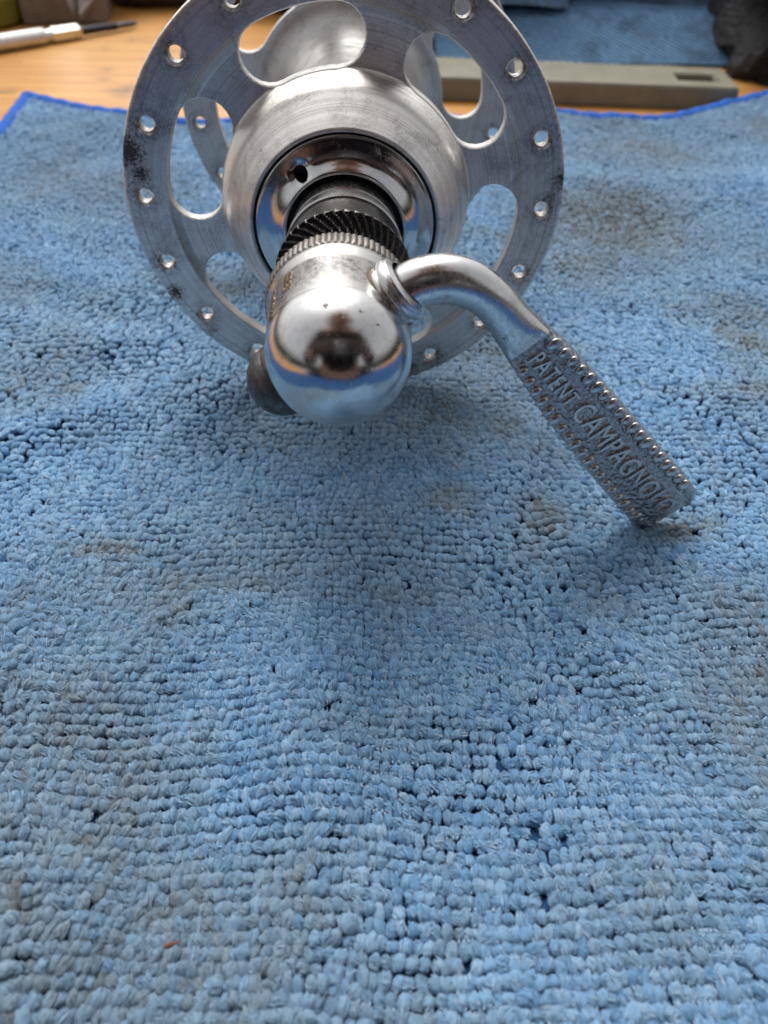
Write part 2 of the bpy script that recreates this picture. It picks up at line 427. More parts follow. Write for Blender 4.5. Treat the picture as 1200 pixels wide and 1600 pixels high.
# ------------------------------------------------------------------ blue towel: backing, hem, loop pile
def fold(x, y):
    """height of the towel (mm) relative to its mean level"""
    z = 3.4 * (fbm(x / 50.0 + 3.1, y / 46.0 + 8.7, 3, 3) - 0.5) * 2
    z = z + 0.7 * (fbm(x / 19.0, y / 24.0, 9, 3) - 0.5) * 2
    d = (x + 78) * 0.50 - (y + 26) * 0.866                     # a long soft crease running up from the left
    l = (x + 78) * 0.866 + (y + 26) * 0.50
    z = z + 1.6 * np.exp(-(d / 5.5) ** 2) * np.exp(-((l - 18) / 42) ** 2)
    d2 = (x - 34) * 0.93 + (y + 38) * 0.36                     # short crease left of the lever
    z = z + 1.1 * np.exp(-(d2 / 3.2) ** 2) * np.exp(-(((y + 38) * 0.93 - (x - 34) * 0.36) / 14) ** 2)
    z = z - 0.9 * np.exp(-(((x) / 30) ** 2 + ((y + 48) / 7) ** 2))
    z = z + 1.2 * np.exp(-(((x + 5) / 60) ** 2 + ((y + 68) / 8) ** 2))
    v = x + 19 - 0.10 * (y + 80) + 2.5 * np.sin(y / 13.0)         # broad soft ripples in the foreground
    z = z - 2.0 * np.exp(-(v / 7.0) ** 2) * np.clip((-58 - y) / 14.0, 0, 1) + 2.3 * np.exp(-((v - 15) / 7.5) ** 2) * np.clip((-56 - y) / 14.0, 0, 1)
    v2 = (x - 38) * 0.8 + (y + 66) * 0.6
    z = z + 2.3 * np.exp(-(v2 / 5.5) ** 2) * np.exp(-(((y + 66) * 0.8 - (x - 38) * 0.6) / 26) ** 2)
    v3 = (y - 20) + 0.35 * (x + 60)
    z = z + 2.0 * np.exp(-(v3 / 7.0) ** 2) * np.clip((-x - 32) / 12.0, 0, 1)
    for yy in (1.4, 58.1):                                     # pressed down under the two flanges
        k = np.exp(-((x / 10.0) ** 2 + ((y - yy) / 4.0) ** 2))
        z = z * (1 - k) - 0.3 * k
    k = np.exp(-(((x - 52) / 8.0) ** 2 + ((y + 38) / 6.0) ** 2))
    z = z * (1 - k) - 0.7 * k
    return np.clip(z, -1.9, 4.6)

EDGE_TOP = [(-117, 183), (-100, 174), (-82, 168), (-55, 163), (-20, 165), (20, 169), (50, 173), (76, 174.5), (90, 170), (103, 168.5), (116, 173), (130, 182), (146, 193), (162, 202), (200, 214), (240, 218)]
EDGE_LEFT = [(-117, 183), (-116.6, 170), (-115.5, 155), (-115, 140), (-118, 118), (-125, 60), (-131, 0), (-132, -80), (-133, -180), (-133, -240)]
ET = np.array(smooth_prof(EDGE_TOP, 6)); EL = np.array(smooth_prof(EDGE_LEFT, 6))
def y_top(x): return np.interp(x, ET[:, 0], ET[:, 1])
def x_left(y): return np.interp(-np.asarray(y), -EL[:, 1], EL[:, 0])

towel = thing("cleaning_towel", (0, 0, H0 - 41), "worn blue microfibre cleaning towel with grey grease stains spread under the metal hub", "towel")
TB = H0 - 38.0 - 0.45            # mean level of the backing
nx, ny = 150, 190
uu = np.linspace(0, 1, nx); vv = np.linspace(0, 1, ny)
U, W_ = np.meshgrid(uu, vv, indexing='ij')
Yb = -240 + W_ * (y_top(-117 + U * 357) + 240)
Xb = x_left(Yb) + U * (240 - x_left(Yb))
Yb = -240 + W_ * (y_top(Xb) + 240)
Zb = TB + fold(Xb, Yb) * 0.9 - 0.35
edge_d = np.minimum(y_top(Xb) - Yb, Xb - x_left(Yb))
Zb = np.maximum(Zb + 0.8 * np.exp(-(edge_d / 10) ** 2), TZ + 0.6)
Vb = np.stack([Xb, Yb, Zb], -1).reshape(-1, 3)
mesh_obj("backing", Vb, grid_faces(nx, ny), BACKING, towel, sharp=None)

def tube(path, rad, n=10, closed_ends=True, squash=None):
    P = [Vector(p) for p in path]; V = []
    for i, p in enumerate(P):
        t = (P[min(i + 1, len(P) - 1)] - P[max(i - 1, 0)]).normalized()
        u = Vector((0, 0, 1)); u = (u - t * u.dot(t))
        if u.length < 1e-4: u = Vector((1, 0, 0))
        u.normalize(); s = t.cross(u)
        r = rad(i / (len(P) - 1)) if callable(rad) else rad
        for k in range(n):
            a = 2 * math.pi * k / n
            V.append(tuple(p + (u * math.cos(a) * (squash or 1) + s * math.sin(a)) * r))
    F = grid_faces(len(P), n, wrap_v=True, flip=True)
    if closed_ends:
        F.append(tuple(range(n))); F.append(tuple(reversed(range((len(P) - 1) * n, len(P) * n))))
    return V, F
def hem_z(x, y): return np.maximum(TB + 0.9 * fold(np.array(x), np.array(y)) + 0.9, TZ + 1.7)
pt = [(p[0], p[1], float(hem_z(p[0], p[1])) + 0.25 * math.sin(p[0] * 0.9)) for p in ET]
mesh_obj("hem", *tube(pt, 2.3, squash=0.8), HEM, towel)
pl_ = [(p[0], p[1], float(hem_z(p[0], p[1])) + 0.25 * math.sin(p[1] * 0.8)) for p in EL]
mesh_obj("hem", *tube(pl_, 2.3, squash=0.8), HEM, towel)

def dirt_shade_at(x, y):
    d = 0.62 * np.clip((fbm(x / 30 + 5, y / 34 + 1, 21, 4) - 0.46) * 3.6, 0, 1)
    d = d + 0.26 * np.clip((fbm(x / 6 + 2, y / 7 + 3, 33, 3) - 0.52) * 4.0, 0, 1)
    stains = [(-88, 120, 30, 34, .45), (-62, 100, 22, 26, .55), (74, 84, 26, 30, .95), (100, 140, 36, 26, .6), (58, 55, 16, 16, .6), (-90, 150, 26, 20, .35),  # grease stains, plus the shade under the lever tip painted as spots
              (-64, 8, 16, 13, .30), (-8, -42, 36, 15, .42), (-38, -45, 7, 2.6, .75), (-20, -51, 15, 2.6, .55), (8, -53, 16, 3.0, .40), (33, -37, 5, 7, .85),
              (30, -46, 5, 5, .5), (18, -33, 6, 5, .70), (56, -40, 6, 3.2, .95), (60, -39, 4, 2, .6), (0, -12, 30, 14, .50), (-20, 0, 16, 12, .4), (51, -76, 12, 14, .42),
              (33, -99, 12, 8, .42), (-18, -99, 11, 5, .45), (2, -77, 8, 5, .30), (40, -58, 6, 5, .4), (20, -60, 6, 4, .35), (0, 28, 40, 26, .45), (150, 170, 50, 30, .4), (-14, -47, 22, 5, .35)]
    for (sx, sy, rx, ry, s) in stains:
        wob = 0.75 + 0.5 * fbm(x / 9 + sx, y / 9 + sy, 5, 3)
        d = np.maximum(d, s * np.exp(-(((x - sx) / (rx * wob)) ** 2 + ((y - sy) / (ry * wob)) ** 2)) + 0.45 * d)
    return np.clip(d, 0, 1.2)

def blob_shape(sub, seed):
    bm = bmesh.new()
    bmesh.ops.create_icosphere(bm, subdivisions=max(sub, 1), radius=1.0)
    V = np.array([v.co[:] for v in bm.verts]); bm.verts.index_update()
    F = np.array([[v.index for v in f.verts] for f in bm.faces])
    bm.free()
    cz = V[F][:, :, 2].mean(1)
    F = F[cz > -0.45]
    used = np.unique(F); mp = -np.ones(len(V), int); mp[used] = np.arange(len(used))
    V = V[used]; F = mp[F]
    n = (fbm(V[:, 0] * 1.5 + seed * 7.3 + V[:, 2] * .9, V[:, 1] * 1.5 + V[:, 2] * 1.3 + seed * 3.1, seed, 3) - 0.5)
    tw = np.sin((V[:, 0] * .8 + V[:, 1] * 1.7 + V[:, 2] * 1.2) * 5.5 + seed)
    V = V * (1 + 0.75 * n + 0.07 * tw)[:, None]
    return V, F

DX, DY = 1.09, 1.50
ii = np.arange(-150, 210); jj = np.arange(-102, 154)
I, J = np.meshgrid(ii, jj, indexing='ij')
I = I.ravel(); J = J.ravel()
x = I * DX; y = J * DY
wx = 6 * (fbm(x / 60 + 1, y / 60 + 2, 41, 2) - .5) * 2 + 1.7 * (fbm(x / 17, y / 21 + 4, 42, 2) - .5) * 2
wy = 6 * (fbm(x / 70 + 7, y / 55 + 5, 43, 2) - .5) * 2 + 1.7 * (fbm(x / 20 + 3, y / 18, 44, 2) - .5) * 2 - 0.03 * x
messy = np.clip((fbm(x / 22 + 9, y / 20 + 2, 45, 3) - .42) * 3.0, 0.12, 0.85)
messy = np.where(y < -82, np.clip(messy * .55, .1, .5), messy)
sh = np.cumsum(RNG.normal(0, 0.06, len(jj)))
x = x + wx + RNG.normal(0, .34, len(x)) * messy + (RNG.random(len(x)) - .5) * .35 + (J % 2) * DX * .35 * (vnoise(I / 9., J / 5., 3) > .5)
y = y + wy + RNG.normal(0, .28, len(x)) * messy
# what the camera (and a camera a step aside) can see of it
cx, cy, cz = CAM[0] / MM, CAM[1] / MM, CAM[2] / MM
rel = np.stack([x - cx, y - cy, np.full_like(x, -cz)], -1)
dz = rel @ np.array(fwd[:]); px = rel @ np.array(right[:]) / dz * 1262.9; py = rel @ np.array(down[:]) / dz * 1262.9
keep = (dz > 20) & (np.abs(px) < 700 + 40) & (py < 800 + 160) & (y < y_top(x) - 0.8) & (x > x_left(y) + 0.8) & (RNG.random(len(x)) > 0.003 + .008 * messy)
x, y, messy, dz, J = x[keep], y[keep], messy[keep], dz[keep], J[keep]
dirt = dirt_shade_at(x, y) * np.clip(RNG.normal(.95, .18, len(x)), .4, 1.4)  # also carries the painted shade under the lever tip
tint = np.clip(RNG.normal(.48, .24, len(x)) + 0.5 * (fbm(x / 12, y / 12, 51, 2) - .5), 0, 1)
zc = TB + 0.9 * fold(x, y) + 0.46 + RNG.normal(0, .12, len(x)) + 0.4 * (messy - .4) * RNG.normal(0, .4, len(x))
ed = np.minimum(y_top(x) - y, x - x_left(y)); zc = zc + 0.8 * np.exp(-(ed / 10) ** 2)
rx = 0.74 * np.exp(RNG.normal(0, .13, len(x))); ry = 0.96 * np.exp(RNG.normal(0, .14, len(x))); rz = 0.66 * np.exp(RNG.normal(0, .12, len(x)))
yaw = RNG.normal(0, .22, len(x)) + messy * RNG.normal(0, .5, len(x)) + 0.8 * (fbm(x / 30, y / 30, 61, 2) - .5)
lean = RNG.normal(0, .22, len(x)); leanx = RNG.normal(0, .2, len(x))
# bare rows between the loops where the pale ground stitches show
st_i = np.nonzero((y < -62) & (x > 0) & (fbm(x / 5.5 + 2, J * 0.9, 91, 2) > .60))[0]
sk = np.repeat(st_i, 2)
sx_ = x[sk] + np.tile([-.3, .3], len(st_i)) + RNG.normal(0, .06, len(sk)); sy_ = y[sk] - .80 + RNG.normal(0, .07, len(sk))
n0 = len(x)
def ext(a, v): return np.concatenate([a, v])
rz = ext(rz, np.full(len(sk), .26)); rx = ext(rx, np.full(len(sk), .15)); ry = ext(ry, np.full(len(sk), .30)); zc = ext(zc, zc[sk] + .20)
x = ext(x, sx_); y = ext(y, sy_); dz = ext(dz, np.maximum(dz[sk], 98.5)); tint = ext(tint, np.full(len(sk), 1.75)); dirt = ext(dirt, dirt[sk] * .15)
yaw = ext(yaw, RNG.normal(0, .3, len(sk))); lean = ext(lean, np.zeros(len(sk))); leanx = ext(leanx, np.zeros(len(sk)))
for lvl, (sub, sel) in enumerate([(3, dz < 94), (2, (dz >= 94) & (dz < 185)), (1, dz >= 185)]):
    idx = np.nonzero(sel)[0]
    allV, allF, aT, aD, off = [], [], [], [], 0
    nvar = 14
    for k in range(nvar):
        S, Fk = blob_shape(sub, k + 1)
        ids = idx[k::nvar]
        if len(ids) == 0: continue
        spin = RNG.integers(0, 4, len(ids)) * math.pi / 2 + RNG.normal(0, .3, len(ids))
        c, s = np.cos(spin)[:, None], np.sin(spin)[:, None]
        X = c * S[None, :, 0] - s * S[None, :, 1]; Y = s * S[None, :, 0] + c * S[None, :, 1]; Z = np.repeat(S[None, :, 2], len(ids), 0)
        X = X * rx[ids][:, None]; Y = Y * ry[ids][:, None]; Z = Z * rz[ids][:, None]
        X = X + lean[ids][:, None] * Z; Y = Y + leanx[ids][:, None] * Z
        c, s = np.cos(yaw[ids])[:, None], np.sin(yaw[ids])[:, None]
        X, Y = c * X - s * Y, s * X + c * Y
        V = np.stack([X + x[ids][:, None], Y + y[ids][:, None], Z + zc[ids][:, None]], -1).reshape(-1, 3)
        n = S.shape[0]
        Fall = (Fk[None] + (np.arange(len(ids)) * n)[:, None, None]).reshape(-1, 3) + off
        allV.append(V); allF.append(Fall); off += len(V)
        aT.append(np.repeat(tint[ids], n)); aD.append(np.repeat(dirt[ids], n))
    V = np.concatenate(allV); F = np.concatenate(allF)
    org = np.array(origin_of(towel))
    me = bpy.data.meshes.new("loop_pile")
    me.vertices.add(len(V)); me.vertices.foreach_set('co', ((V - org) * MM).astype(np.float32).ravel())
    me.loops.add(F.size); me.loops.foreach_set('vertex_index', F.astype(np.int32).ravel())
    me.polygons.add(len(F)); me.polygons.foreach_set('loop_start', np.arange(0, F.size, 3, dtype=np.int32))
    me.polygons.foreach_set('use_smooth', np.ones(len(F), bool))
    me.update(calc_edges=True)
    for nm, a in (('tint', aT), ('dirt', aD)):
        at = me.attributes.new(nm, 'FLOAT', 'POINT'); at.data.foreach_set('value', np.concatenate(a).astype(np.float32))
    me.materials.append(PILE)
    o = bpy.data.objects.new("loop_pile", me); COL.objects.link(o); o.parent = towel
    o["kind"] = "stuff"
    print("pile", lvl, len(idx), "loops", len(F), "tris")

def fibres(ids, per, width, seg, seed, lift=0.05):
    """strands of the loops: narrow curved ribbons that run over each loop side by side"""
    r = np.random.default_rng(seed)
    k = np.repeat(ids, per); n = len(k)
    base = np.repeat(r.normal(0.6, 0.55, len(ids)), per) + r.normal(0, .30, n)          # the loop's own twist
    off = r.uniform(-.92, .92, n)                                                       # across the loop
    c0 = r.normal(0, .55, n); half = r.uniform(.35, .95, n)
    rows = []
    ux, uy = np.cos(base), np.sin(base)                                                 # across
    vx, vy = -uy, ux                                                                    # along
    for i in range(seg + 1):
        q = c0 + half * (2.0 * i / seg - 1)
        sr = np.sqrt(np.clip(1 - off ** 2, 0.05, 1))
        lx = off * ux + np.sin(q) * sr * vx; ly = off * uy + np.sin(q) * sr * vy; lz = np.cos(q) * sr
        g = 1.03 + lift * np.minimum(r.exponential(1.1, n), 4.5) + 0.20 * (fbm(lx * 1.5 + k * .37, ly * 1.5 + lz, 77, 2) - .5)
        X = lx * g * rx[k]; Y = ly * g * ry[k]; Z = np.maximum(lz, -.2) * g * rz[k]
        X = X + lean[k] * Z; Y = Y + leanx[k] * Z
        c, s_ = np.cos(yaw[k]), np.sin(yaw[k])
        rows.append(np.stack([x[k] + c * X - s_ * Y, y[k] + s_ * X + c * Y, zc[k] + Z], -1))
    C = np.stack(rows, 1)                                                               # n, seg+1, 3
    side = np.stack([ux, uy, r.normal(0, .35, n)], -1)[:, None, :]
    w = width * r.uniform(.6, 1.5, n)[:, None, None] * np.array([.35] + [1.0] * (seg - 1) + [.35])[None, :, None]
    V = np.stack([C - side * w, C + side * w], 2).reshape(-1, 3)                        # n*(seg+1)*2
    st = (np.arange(n) * (seg + 1) * 2)[:, None]
    F = []
    for i in range(seg):
        a_ = 2 * i
        F.append(np.concatenate([st + a_, st + a_ + 1, st + a_ + 3], 1)); F.append(np.concatenate([st + a_, st + a_ + 3, st + a_ + 2], 1))
    F = np.concatenate(F)
    m_ = (seg + 1) * 2
    return V, F, np.repeat(tint[k] + r.normal(0.22, .62, n), m_), np.repeat(np.clip(dirt[k] + r.normal(0, .08, n), 0, 1.3), m_)
near_ids = np.nonzero((dz[:n0] < 128))[0]; far_ids = np.nonzero(dz[:n0] >= 128)[0]
V1, F1, t1, d1 = fibres(near_ids, 18, 0.055, 3, 5, 0.10)
V2, F2, t2, d2 = fibres(far_ids, 4, 0.10, 2, 6, 0.10)
V = np.concatenate([V1, V2]); F = np.concatenate([F1, F2 + len(V1)])
def bulk(name, V, F, mat, parent, attrs):
    org = np.array(origin_of(parent))
    me = bpy.data.meshes.new(name)
    me.vertices.add(len(V)); me.vertices.foreach_set('co', ((V - org) * MM).astype(np.float32).ravel())
    me.loops.add(F.size); me.loops.foreach_set('vertex_index', F.astype(np.int32).ravel())
    me.polygons.add(len(F)); me.polygons.foreach_set('loop_start', np.arange(0, F.size, 3, dtype=np.int32))
    me.update(calc_edges=True)
    for nm, a in attrs.items():
        at = me.attributes.new(nm, 'FLOAT', 'POINT'); at.data.foreach_set('value', a.astype(np.float32))
    me.materials.append(mat)
    o = bpy.data.objects.new(name, me); COL.objects.link(o); o.parent = parent; o["kind"] = "stuff"
    return o
bulk("loose_fibres", V, F, STRAND, towel, {'tint': np.concatenate([t1, t2]), 'dirt': np.concatenate([d1, d2])})
print("fibres", len(F))

flake = mesh_obj("rust_flake", *lathe([(0, 0), (0.12, .18), (.5, .32), (.9, .28), (1.3, .12), (1.9, .05), (2.2, 0)], (-18.2, -104.0, H0 - 36.4), (0.85, 0.25, 0.12), 8),
                 mat_plain("rust", (0.20, 0.055, 0.025), 0.7), loc=(-18.2, -104.0, H0 - 36.6))
tag(flake, "tiny reddish brown flake lying on the blue towel near the lower left", "flake")

# ------------------------------------------------------------------ the hub
HOLE0 = math.radians(138.757)
R_OUT = 36.65
hub = thing("bicycle_hub", (0, 28, H0 - 36.65), "scratched silver large flange bicycle hub with kidney shaped cut-outs standing on the blue towel", "bicycle hub")

def prof_front(r):
    if r > 29.7: 
        e = max(0.0, r - 36.15) / 0.5
        return -0.45 * (1 - math.sqrt(max(0, 1 - min(e, 1) ** 2)))
    if r > 28.9: return -0.55 * (29.7 - r) / 0.8
    if r > 21.2: return -0.55 - 0.2 * math.sin(math.pi * (28.9 - r) / (28.9 - 21.2))
    return float(np.interp(r, _SH[:, 0], _SH[:, 1]))
_SH = np.array(smooth_prof([(14.48, 8.4), (14.52, 9.6), (14.66, 9.98), (14.95, 10.1), (15.3, 9.9), (16.0, 9.0), (17.0, 7.65), (18.0, 6.25), (18.9, 4.9), (19.5, 3.6), (19.9, 2.2), (20.25, 0.8), (20.55, -0.15), (20.85, -0.47), (21.2, -0.55)], 6))
def prof_back(r):
    e = max(0.0, r - 36.15) / 0.5
    return -2.75 + 0.45 * (1 - math.sqrt(max(0, 1 - min(e, 1) ** 2)))

def ring(r, n, ph=0.0): return [(r * math.cos(ph + 2 * math.pi * i / n), r * math.sin(ph + 2 * math.pi * i / n)) for i in range(n)]
def kidney(ri, ro, ang, half, n=12):
    """rounded annular slot: centre angle ang, total half angle half (to its rounded tips)"""
    rm = (ri + ro) / 2; er = (ro - ri) / 2
    h = half - er / rm
    L = []
    for i in range(n): t = ang - h + 2 * h * i / (n - 1); L.append((ro * math.cos(t), ro * math.sin(t)))
    c = (rm * math.cos(ang + h), rm * math.sin(ang + h))
    for i in range(1, n): t = ang + h + math.pi * i / n; L.append((c[0] + er * math.cos(t), c[1] + er * math.sin(t)))
    for i in range(n): t = ang + h - 2 * h * i / (n - 1); L.append((ri * math.cos(t), ri * math.sin(t)))
    c = (rm * math.cos(ang - h), rm * math.sin(ang - h))
    for i in range(1, n): t = ang - h + math.pi + math.pi * i / n; L.append((c[0] + er * math.cos(t), c[1] + er * math.sin(t)))
    return L
def in_poly(p, L):
    c = False; x, y = p; j = len(L) - 1
    for i in range(len(L)):
        xi, yi = L[i]; xj, yj = L[j]
        if (yi > y) != (yj > y) and x < (xj - xi) * (y - yi) / (yj - yi) + xi: c = not c
        j = i
    return c

def flange(name, phase, kphase, conv, mat, flip):
    """conv(x, z, w) -> world mm; w is the distance out of the outer face"""
    kid_big = [kidney(20.45, 29.65, kphase + k * math.pi / 3, math.radians(22.9)) for k in range(6)]
    kid_in = [kidney(20.65, 29.45, kphase + k * math.pi / 3, math.radians(22.9 - .45)) for k in range(6)]
    R_H = 33.5
    cents = [(R_H * math.cos(phase + k * math.pi / 9), R_H * math.sin(phase + k * math.pi / 9)) for k in range(18)]
    def circ(c, r, n=20): return [(c[0] + a, c[1] + b) for a, b in ring(r, n)]
    loops = [ring(R_OUT, 216), ring(15.3, 120)] + kid_big + [circ(c, 1.62) for c in cents]
    pts, edges = [], []
    for L in loops:
        o = len(pts); pts += L; edges += [(o + i, o + (i + 1) % len(L)) for i in range(len(L))]
    nloop = len(pts)
    holes = kid_big
    def free(p, r):
        if 19.9 < r < 30.1:
            for L in holes:
                if in_poly(p, L): return False
                if min((p[0] - q[0]) ** 2 + (p[1] - q[1]) ** 2 for q in L) < 0.16: return False
        if 31.5 < r < 35.6:
            for c in cents:
                if (p[0] - c[0]) ** 2 + (p[1] - c[1]) ** 2 < 2.0 ** 2: return False
        return True
    for r in (36.5, 36.35, 36.15, 35.4, 33.5, 31.5, 30.3, 29.7, 29.3, 28.9, 27.5, 25.6, 23.6, 22.2, 21.6, 21.2, 21.0, 20.8, 20.6, 20.4, 20.2, 20.0, 19.75, 19.5, 19.2, 18.8, 18.4, 18.0, 17.5, 17.0, 16.5, 16.0, 15.6):
        n = 144 if r > 22 else 120
        if r > 36: n = 216
        for p in ring(r, n):
            if free(p, r): pts.append(p)
    vo, eo, fo, *_ = delaunay_2d_cdt([Vector(p) for p in pts], edges, [], 0, 1e-5)
    assert len(vo) == len(pts)
    faces = []
    for f in fo:
        cx_ = sum(vo[i][0] for i in f) / 3; cy_ = sum(vo[i][1] for i in f) / 3
        r = math.hypot(cx_, cy_)
        if r < 15.29 * math.cos(math.pi / 120) or r > R_OUT: continue
        if any((cx_ - c[0]) ** 2 + (cy_ - c[1]) ** 2 < 1.58 ** 2 for c in cents): continue
        if 20 < r < 30 and any(in_poly((cx_, cy_), L) for L in kid_big): continue
        faces.append(tuple(f))
    V = []; F = []
    N = len(vo)
    P2 = [(v[0], v[1]) for v in vo]
    # CDT may reorder the input: find the loops again by position
    key = {(round(p[0], 4), round(p[1], 4)): i for i, p in enumerate(P2)}
    def find(p): return key[(round(p[0], 4), round(p[1], 4))]
    def area(f): 
        a, b, c = (P2[i] for i in f); return (b[0] - a[0]) * (c[1] - a[1]) - (b[1] - a[1]) * (c[0] - a[0])
    for p in P2: V.append(conv(p[0], p[1], prof_front(math.hypot(*p))))
    for p in P2: V.append(conv(p[0], p[1], prof_back(math.hypot(*p))))
    for f in faces:
        g = f if area(f) > 0 else f[::-1]
        F.append(g); F.append(tuple(i + N for i in reversed(g)))
    def wall(outer, inner, d):
        """outer loop on the faces, inner loop set d below them"""
        n = len(outer); a = [find(p) for p in outer]
        o = len(V)
        for p, q in zip(inner, outer): V.append(conv(p[0], p[1], prof_front(math.hypot(*q)) - d))
        for p, q in zip(inner, outer): V.append(conv(p[0], p[1], prof_back(math.hypot(*q)) + d))
        for i in range(n):
            j = (i + 1) % n
            F.append((a[j], a[i], o + i, o + j))
            F.append((o + j, o + i, o + n + i, o + n + j))
            F.append((o + n + j, o + n + i, a[i] + N, a[j] + N))
    for b, i_ in zip(kid_big, kid_in): wall(b, i_, 0.2)
    for c in cents: wall(circ(c, 1.62), circ(c, 1.2), 0.5)
    n = 216; a = [find(p) for p in loops[0]]
    for i in range(n):
        j = (i + 1) % n; F.append((a[i], a[j], a[j] + N, a[i] + N))
    n = 120; a = [find(p) for p in loops[1]]
    prev = a
    for (r, w) in [(15.1, None), (14.95, None), (14.8, None), (14.68, None), (14.6, None), (14.54, None), (14.5, 9.2), (14.48, 8.4), (14.48, 0.0)]:
        o = len(V)
        for p in ring(r, n): V.append(conv(p[0], p[1], prof_front(r) if w is None else w))
        for i in range(n):
            j = (i + 1) % n; F.append((prev[j], prev[i], o + i, o + j))
        prev = list(range(o, o + n))
    for i in range(n):
        j = (i + 1) % n; F.append((prev[j], prev[i], a[i] + N, a[j] + N))
    if flip: F = [tuple(reversed(f)) for f in F]
    return mesh_obj(name, V, F, mat, hub, sharp=32)

flange("front_flange", HOLE0, math.radians(45), lambda a, b, w: (a, -w, b + H0), ALU, True)
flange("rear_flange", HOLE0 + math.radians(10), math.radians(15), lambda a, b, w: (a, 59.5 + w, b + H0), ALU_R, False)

# barrel: from the back of one flange to the other
half = smooth_prof([(2.68, 20.35), (2.85, 19.3), (3.6, 17.4), (5.6, 15.2), (9.0, 13.2), (14, 11.6), (21, 10.6), (29.75, 10.3)], 6)
bar_prof = half + [(59.5 - w, r) for w, r in reversed(half[:-1])]
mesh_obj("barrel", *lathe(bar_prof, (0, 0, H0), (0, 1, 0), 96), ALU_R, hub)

# black seal gap between shell and dust cap, then the dust cap with its oil hole
mesh_obj("seal_ring", *lathe([(-8.6, 14.6), (-8.6, 14.2), (0, 14.0)], (0, 0, H0), (0, 1, 0), 120), BLACK, hub)

def dust_profile(r):
    return float(np.interp(r, _ds[:, 0], _ds[:, 1]))
_ds = np.array(smooth_prof([(9.0, 8.0), (9.05, 11.4), (9.25, 11.95), (9.6, 12.05), (10.0, 11.75), (10.6, 11.1), (11.4, 10.55), (12.4, 10.2), (13.4, 9.98), (14.0, 9.82), (14.26, 9.5), (14.35, 8.4)], 6))
def dust_cap():
    hole = (OILX, OILZ); hr = 1.12
    pts, edges = [], []
    loops = [ring(13.8, 120), ring(9.9, 120), [(hole[0] + a, hole[1] + b) for a, b in ring(hr, 28)]]
    for L in loops:
        o = len(pts); pts += L; edges += [(o + i, o + (i + 1) % len(L)) for i in range(len(L))]
    for r in (13.5, 13.2, 12.8, 12.4, 12.0, 11.6, 11.2, 10.9, 10.6, 10.3, 10.1):
        for p in ring(r, 120):
            if math.hypot(p[0] - hole[0], p[1] - hole[1]) > hr + .25: pts.append(p)
    for rr in (1.35, 1.6, 1.9, 2.2):
        for p in ring(rr, 24, rr):
            q = (hole[0] + p[0], hole[1] + p[1])
            if 10.05 < math.hypot(*q) < 13.7: pts.append(q)
    vo, eo, fo, *_ = delaunay_2d_cdt([Vector(p) for p in pts], edges, [], 0, 1e-5)
    P2 = [(v[0], v[1]) for v in vo]
    key = {(round(p[0], 4), round(p[1], 4)): i for i, p in enumerate(P2)}
    def hgt(p):
        r = math.hypot(*p)
        w = float(np.interp(r, _ds[:, 0], _ds[:, 1]))
        d = math.hypot(p[0] - hole[0], p[1] - hole[1])
        w -= 0.30 * math.exp(-((d - 1.0) / 0.75) ** 2) if d > .9 else .3        # dished lip round the oil hole
        a = math.atan2(p[1], p[0]); w -= 0.30 * math.exp(-((a + 0.42) / 0.22) ** 2) * math.exp(-((r - 12.0) / 1.6) ** 2)   # a dent low on the right
        return w
    V = [(p[0], -hgt(p), p[1] + H0) for p in P2]; F = []
    for f in fo:
        c = [sum(P2[i][k] for i in f) / 3 for k in (0, 1)]; r = math.hypot(*c)
        if r < 9.89 * math.cos(math.pi / 120) or r > 13.8 or math.hypot(c[0] - hole[0], c[1] - hole[1]) < hr * .985: continue
        a, b, d = (P2[i] for i in f)
        g = tuple(f) if (b[0] - a[0]) * (d[1] - a[1]) - (b[1] - a[1]) * (d[0] - a[0]) > 0 else tuple(reversed(f))
        F.append(g)
    L = [min(range(len(P2)), key=lambda i: (P2[i][0] - p[0]) ** 2 + (P2[i][1] - p[1]) ** 2) for p in loops[2]]
    o = len(V)
    for i in L: q = V[i]; V.append((q[0], q[1] + 1.4, q[2]))
    for i in range(len(L)):
        j = (i + 1) % len(L); F.append((L[j], L[i], o + i, o + j))
    def near(p): return min(range(len(P2)), key=lambda i: (P2[i][0] - p[0]) ** 2 + (P2[i][1] - p[1]) ** 2)
    for lp_, rs in ((loops[0], (13.95, 14.08, 14.18, 14.25, 14.3, 14.34)), (loops[1], (9.75, 9.6, 9.45, 9.3, 9.2, 9.1, 9.05, 9.02, 9.0))):
        prev = [near(p) for p in lp_]; n = 120
        for r in rs:
            o = len(V)
            for p in ring(r, n): V.append((p[0], -(float(np.interp(r, _ds[:, 0], _ds[:, 1])) if r > 9.001 else 8.0), p[1] + H0))
            for i in range(n):
                j = (i + 1) % n
                F.append((prev[i], o + i, o + j, prev[j]) if r > 12 else (prev[j], o + j, o + i, prev[i]))
            prev = list(range(o, o + n))
    return mesh_obj("dust_cap", V, F, DUSTCHROME, hub, sharp=45)
dust_cap()
mesh_obj("bearing_shadow_ring", *lathe([(8.4, 14.2), (8.4, 5.0)], (0, 0, H0), (0, -1, 0), 64), BLACK, hub).name = "bearing_shade_ring"  # black ring put in for the shade inside the bearing recess

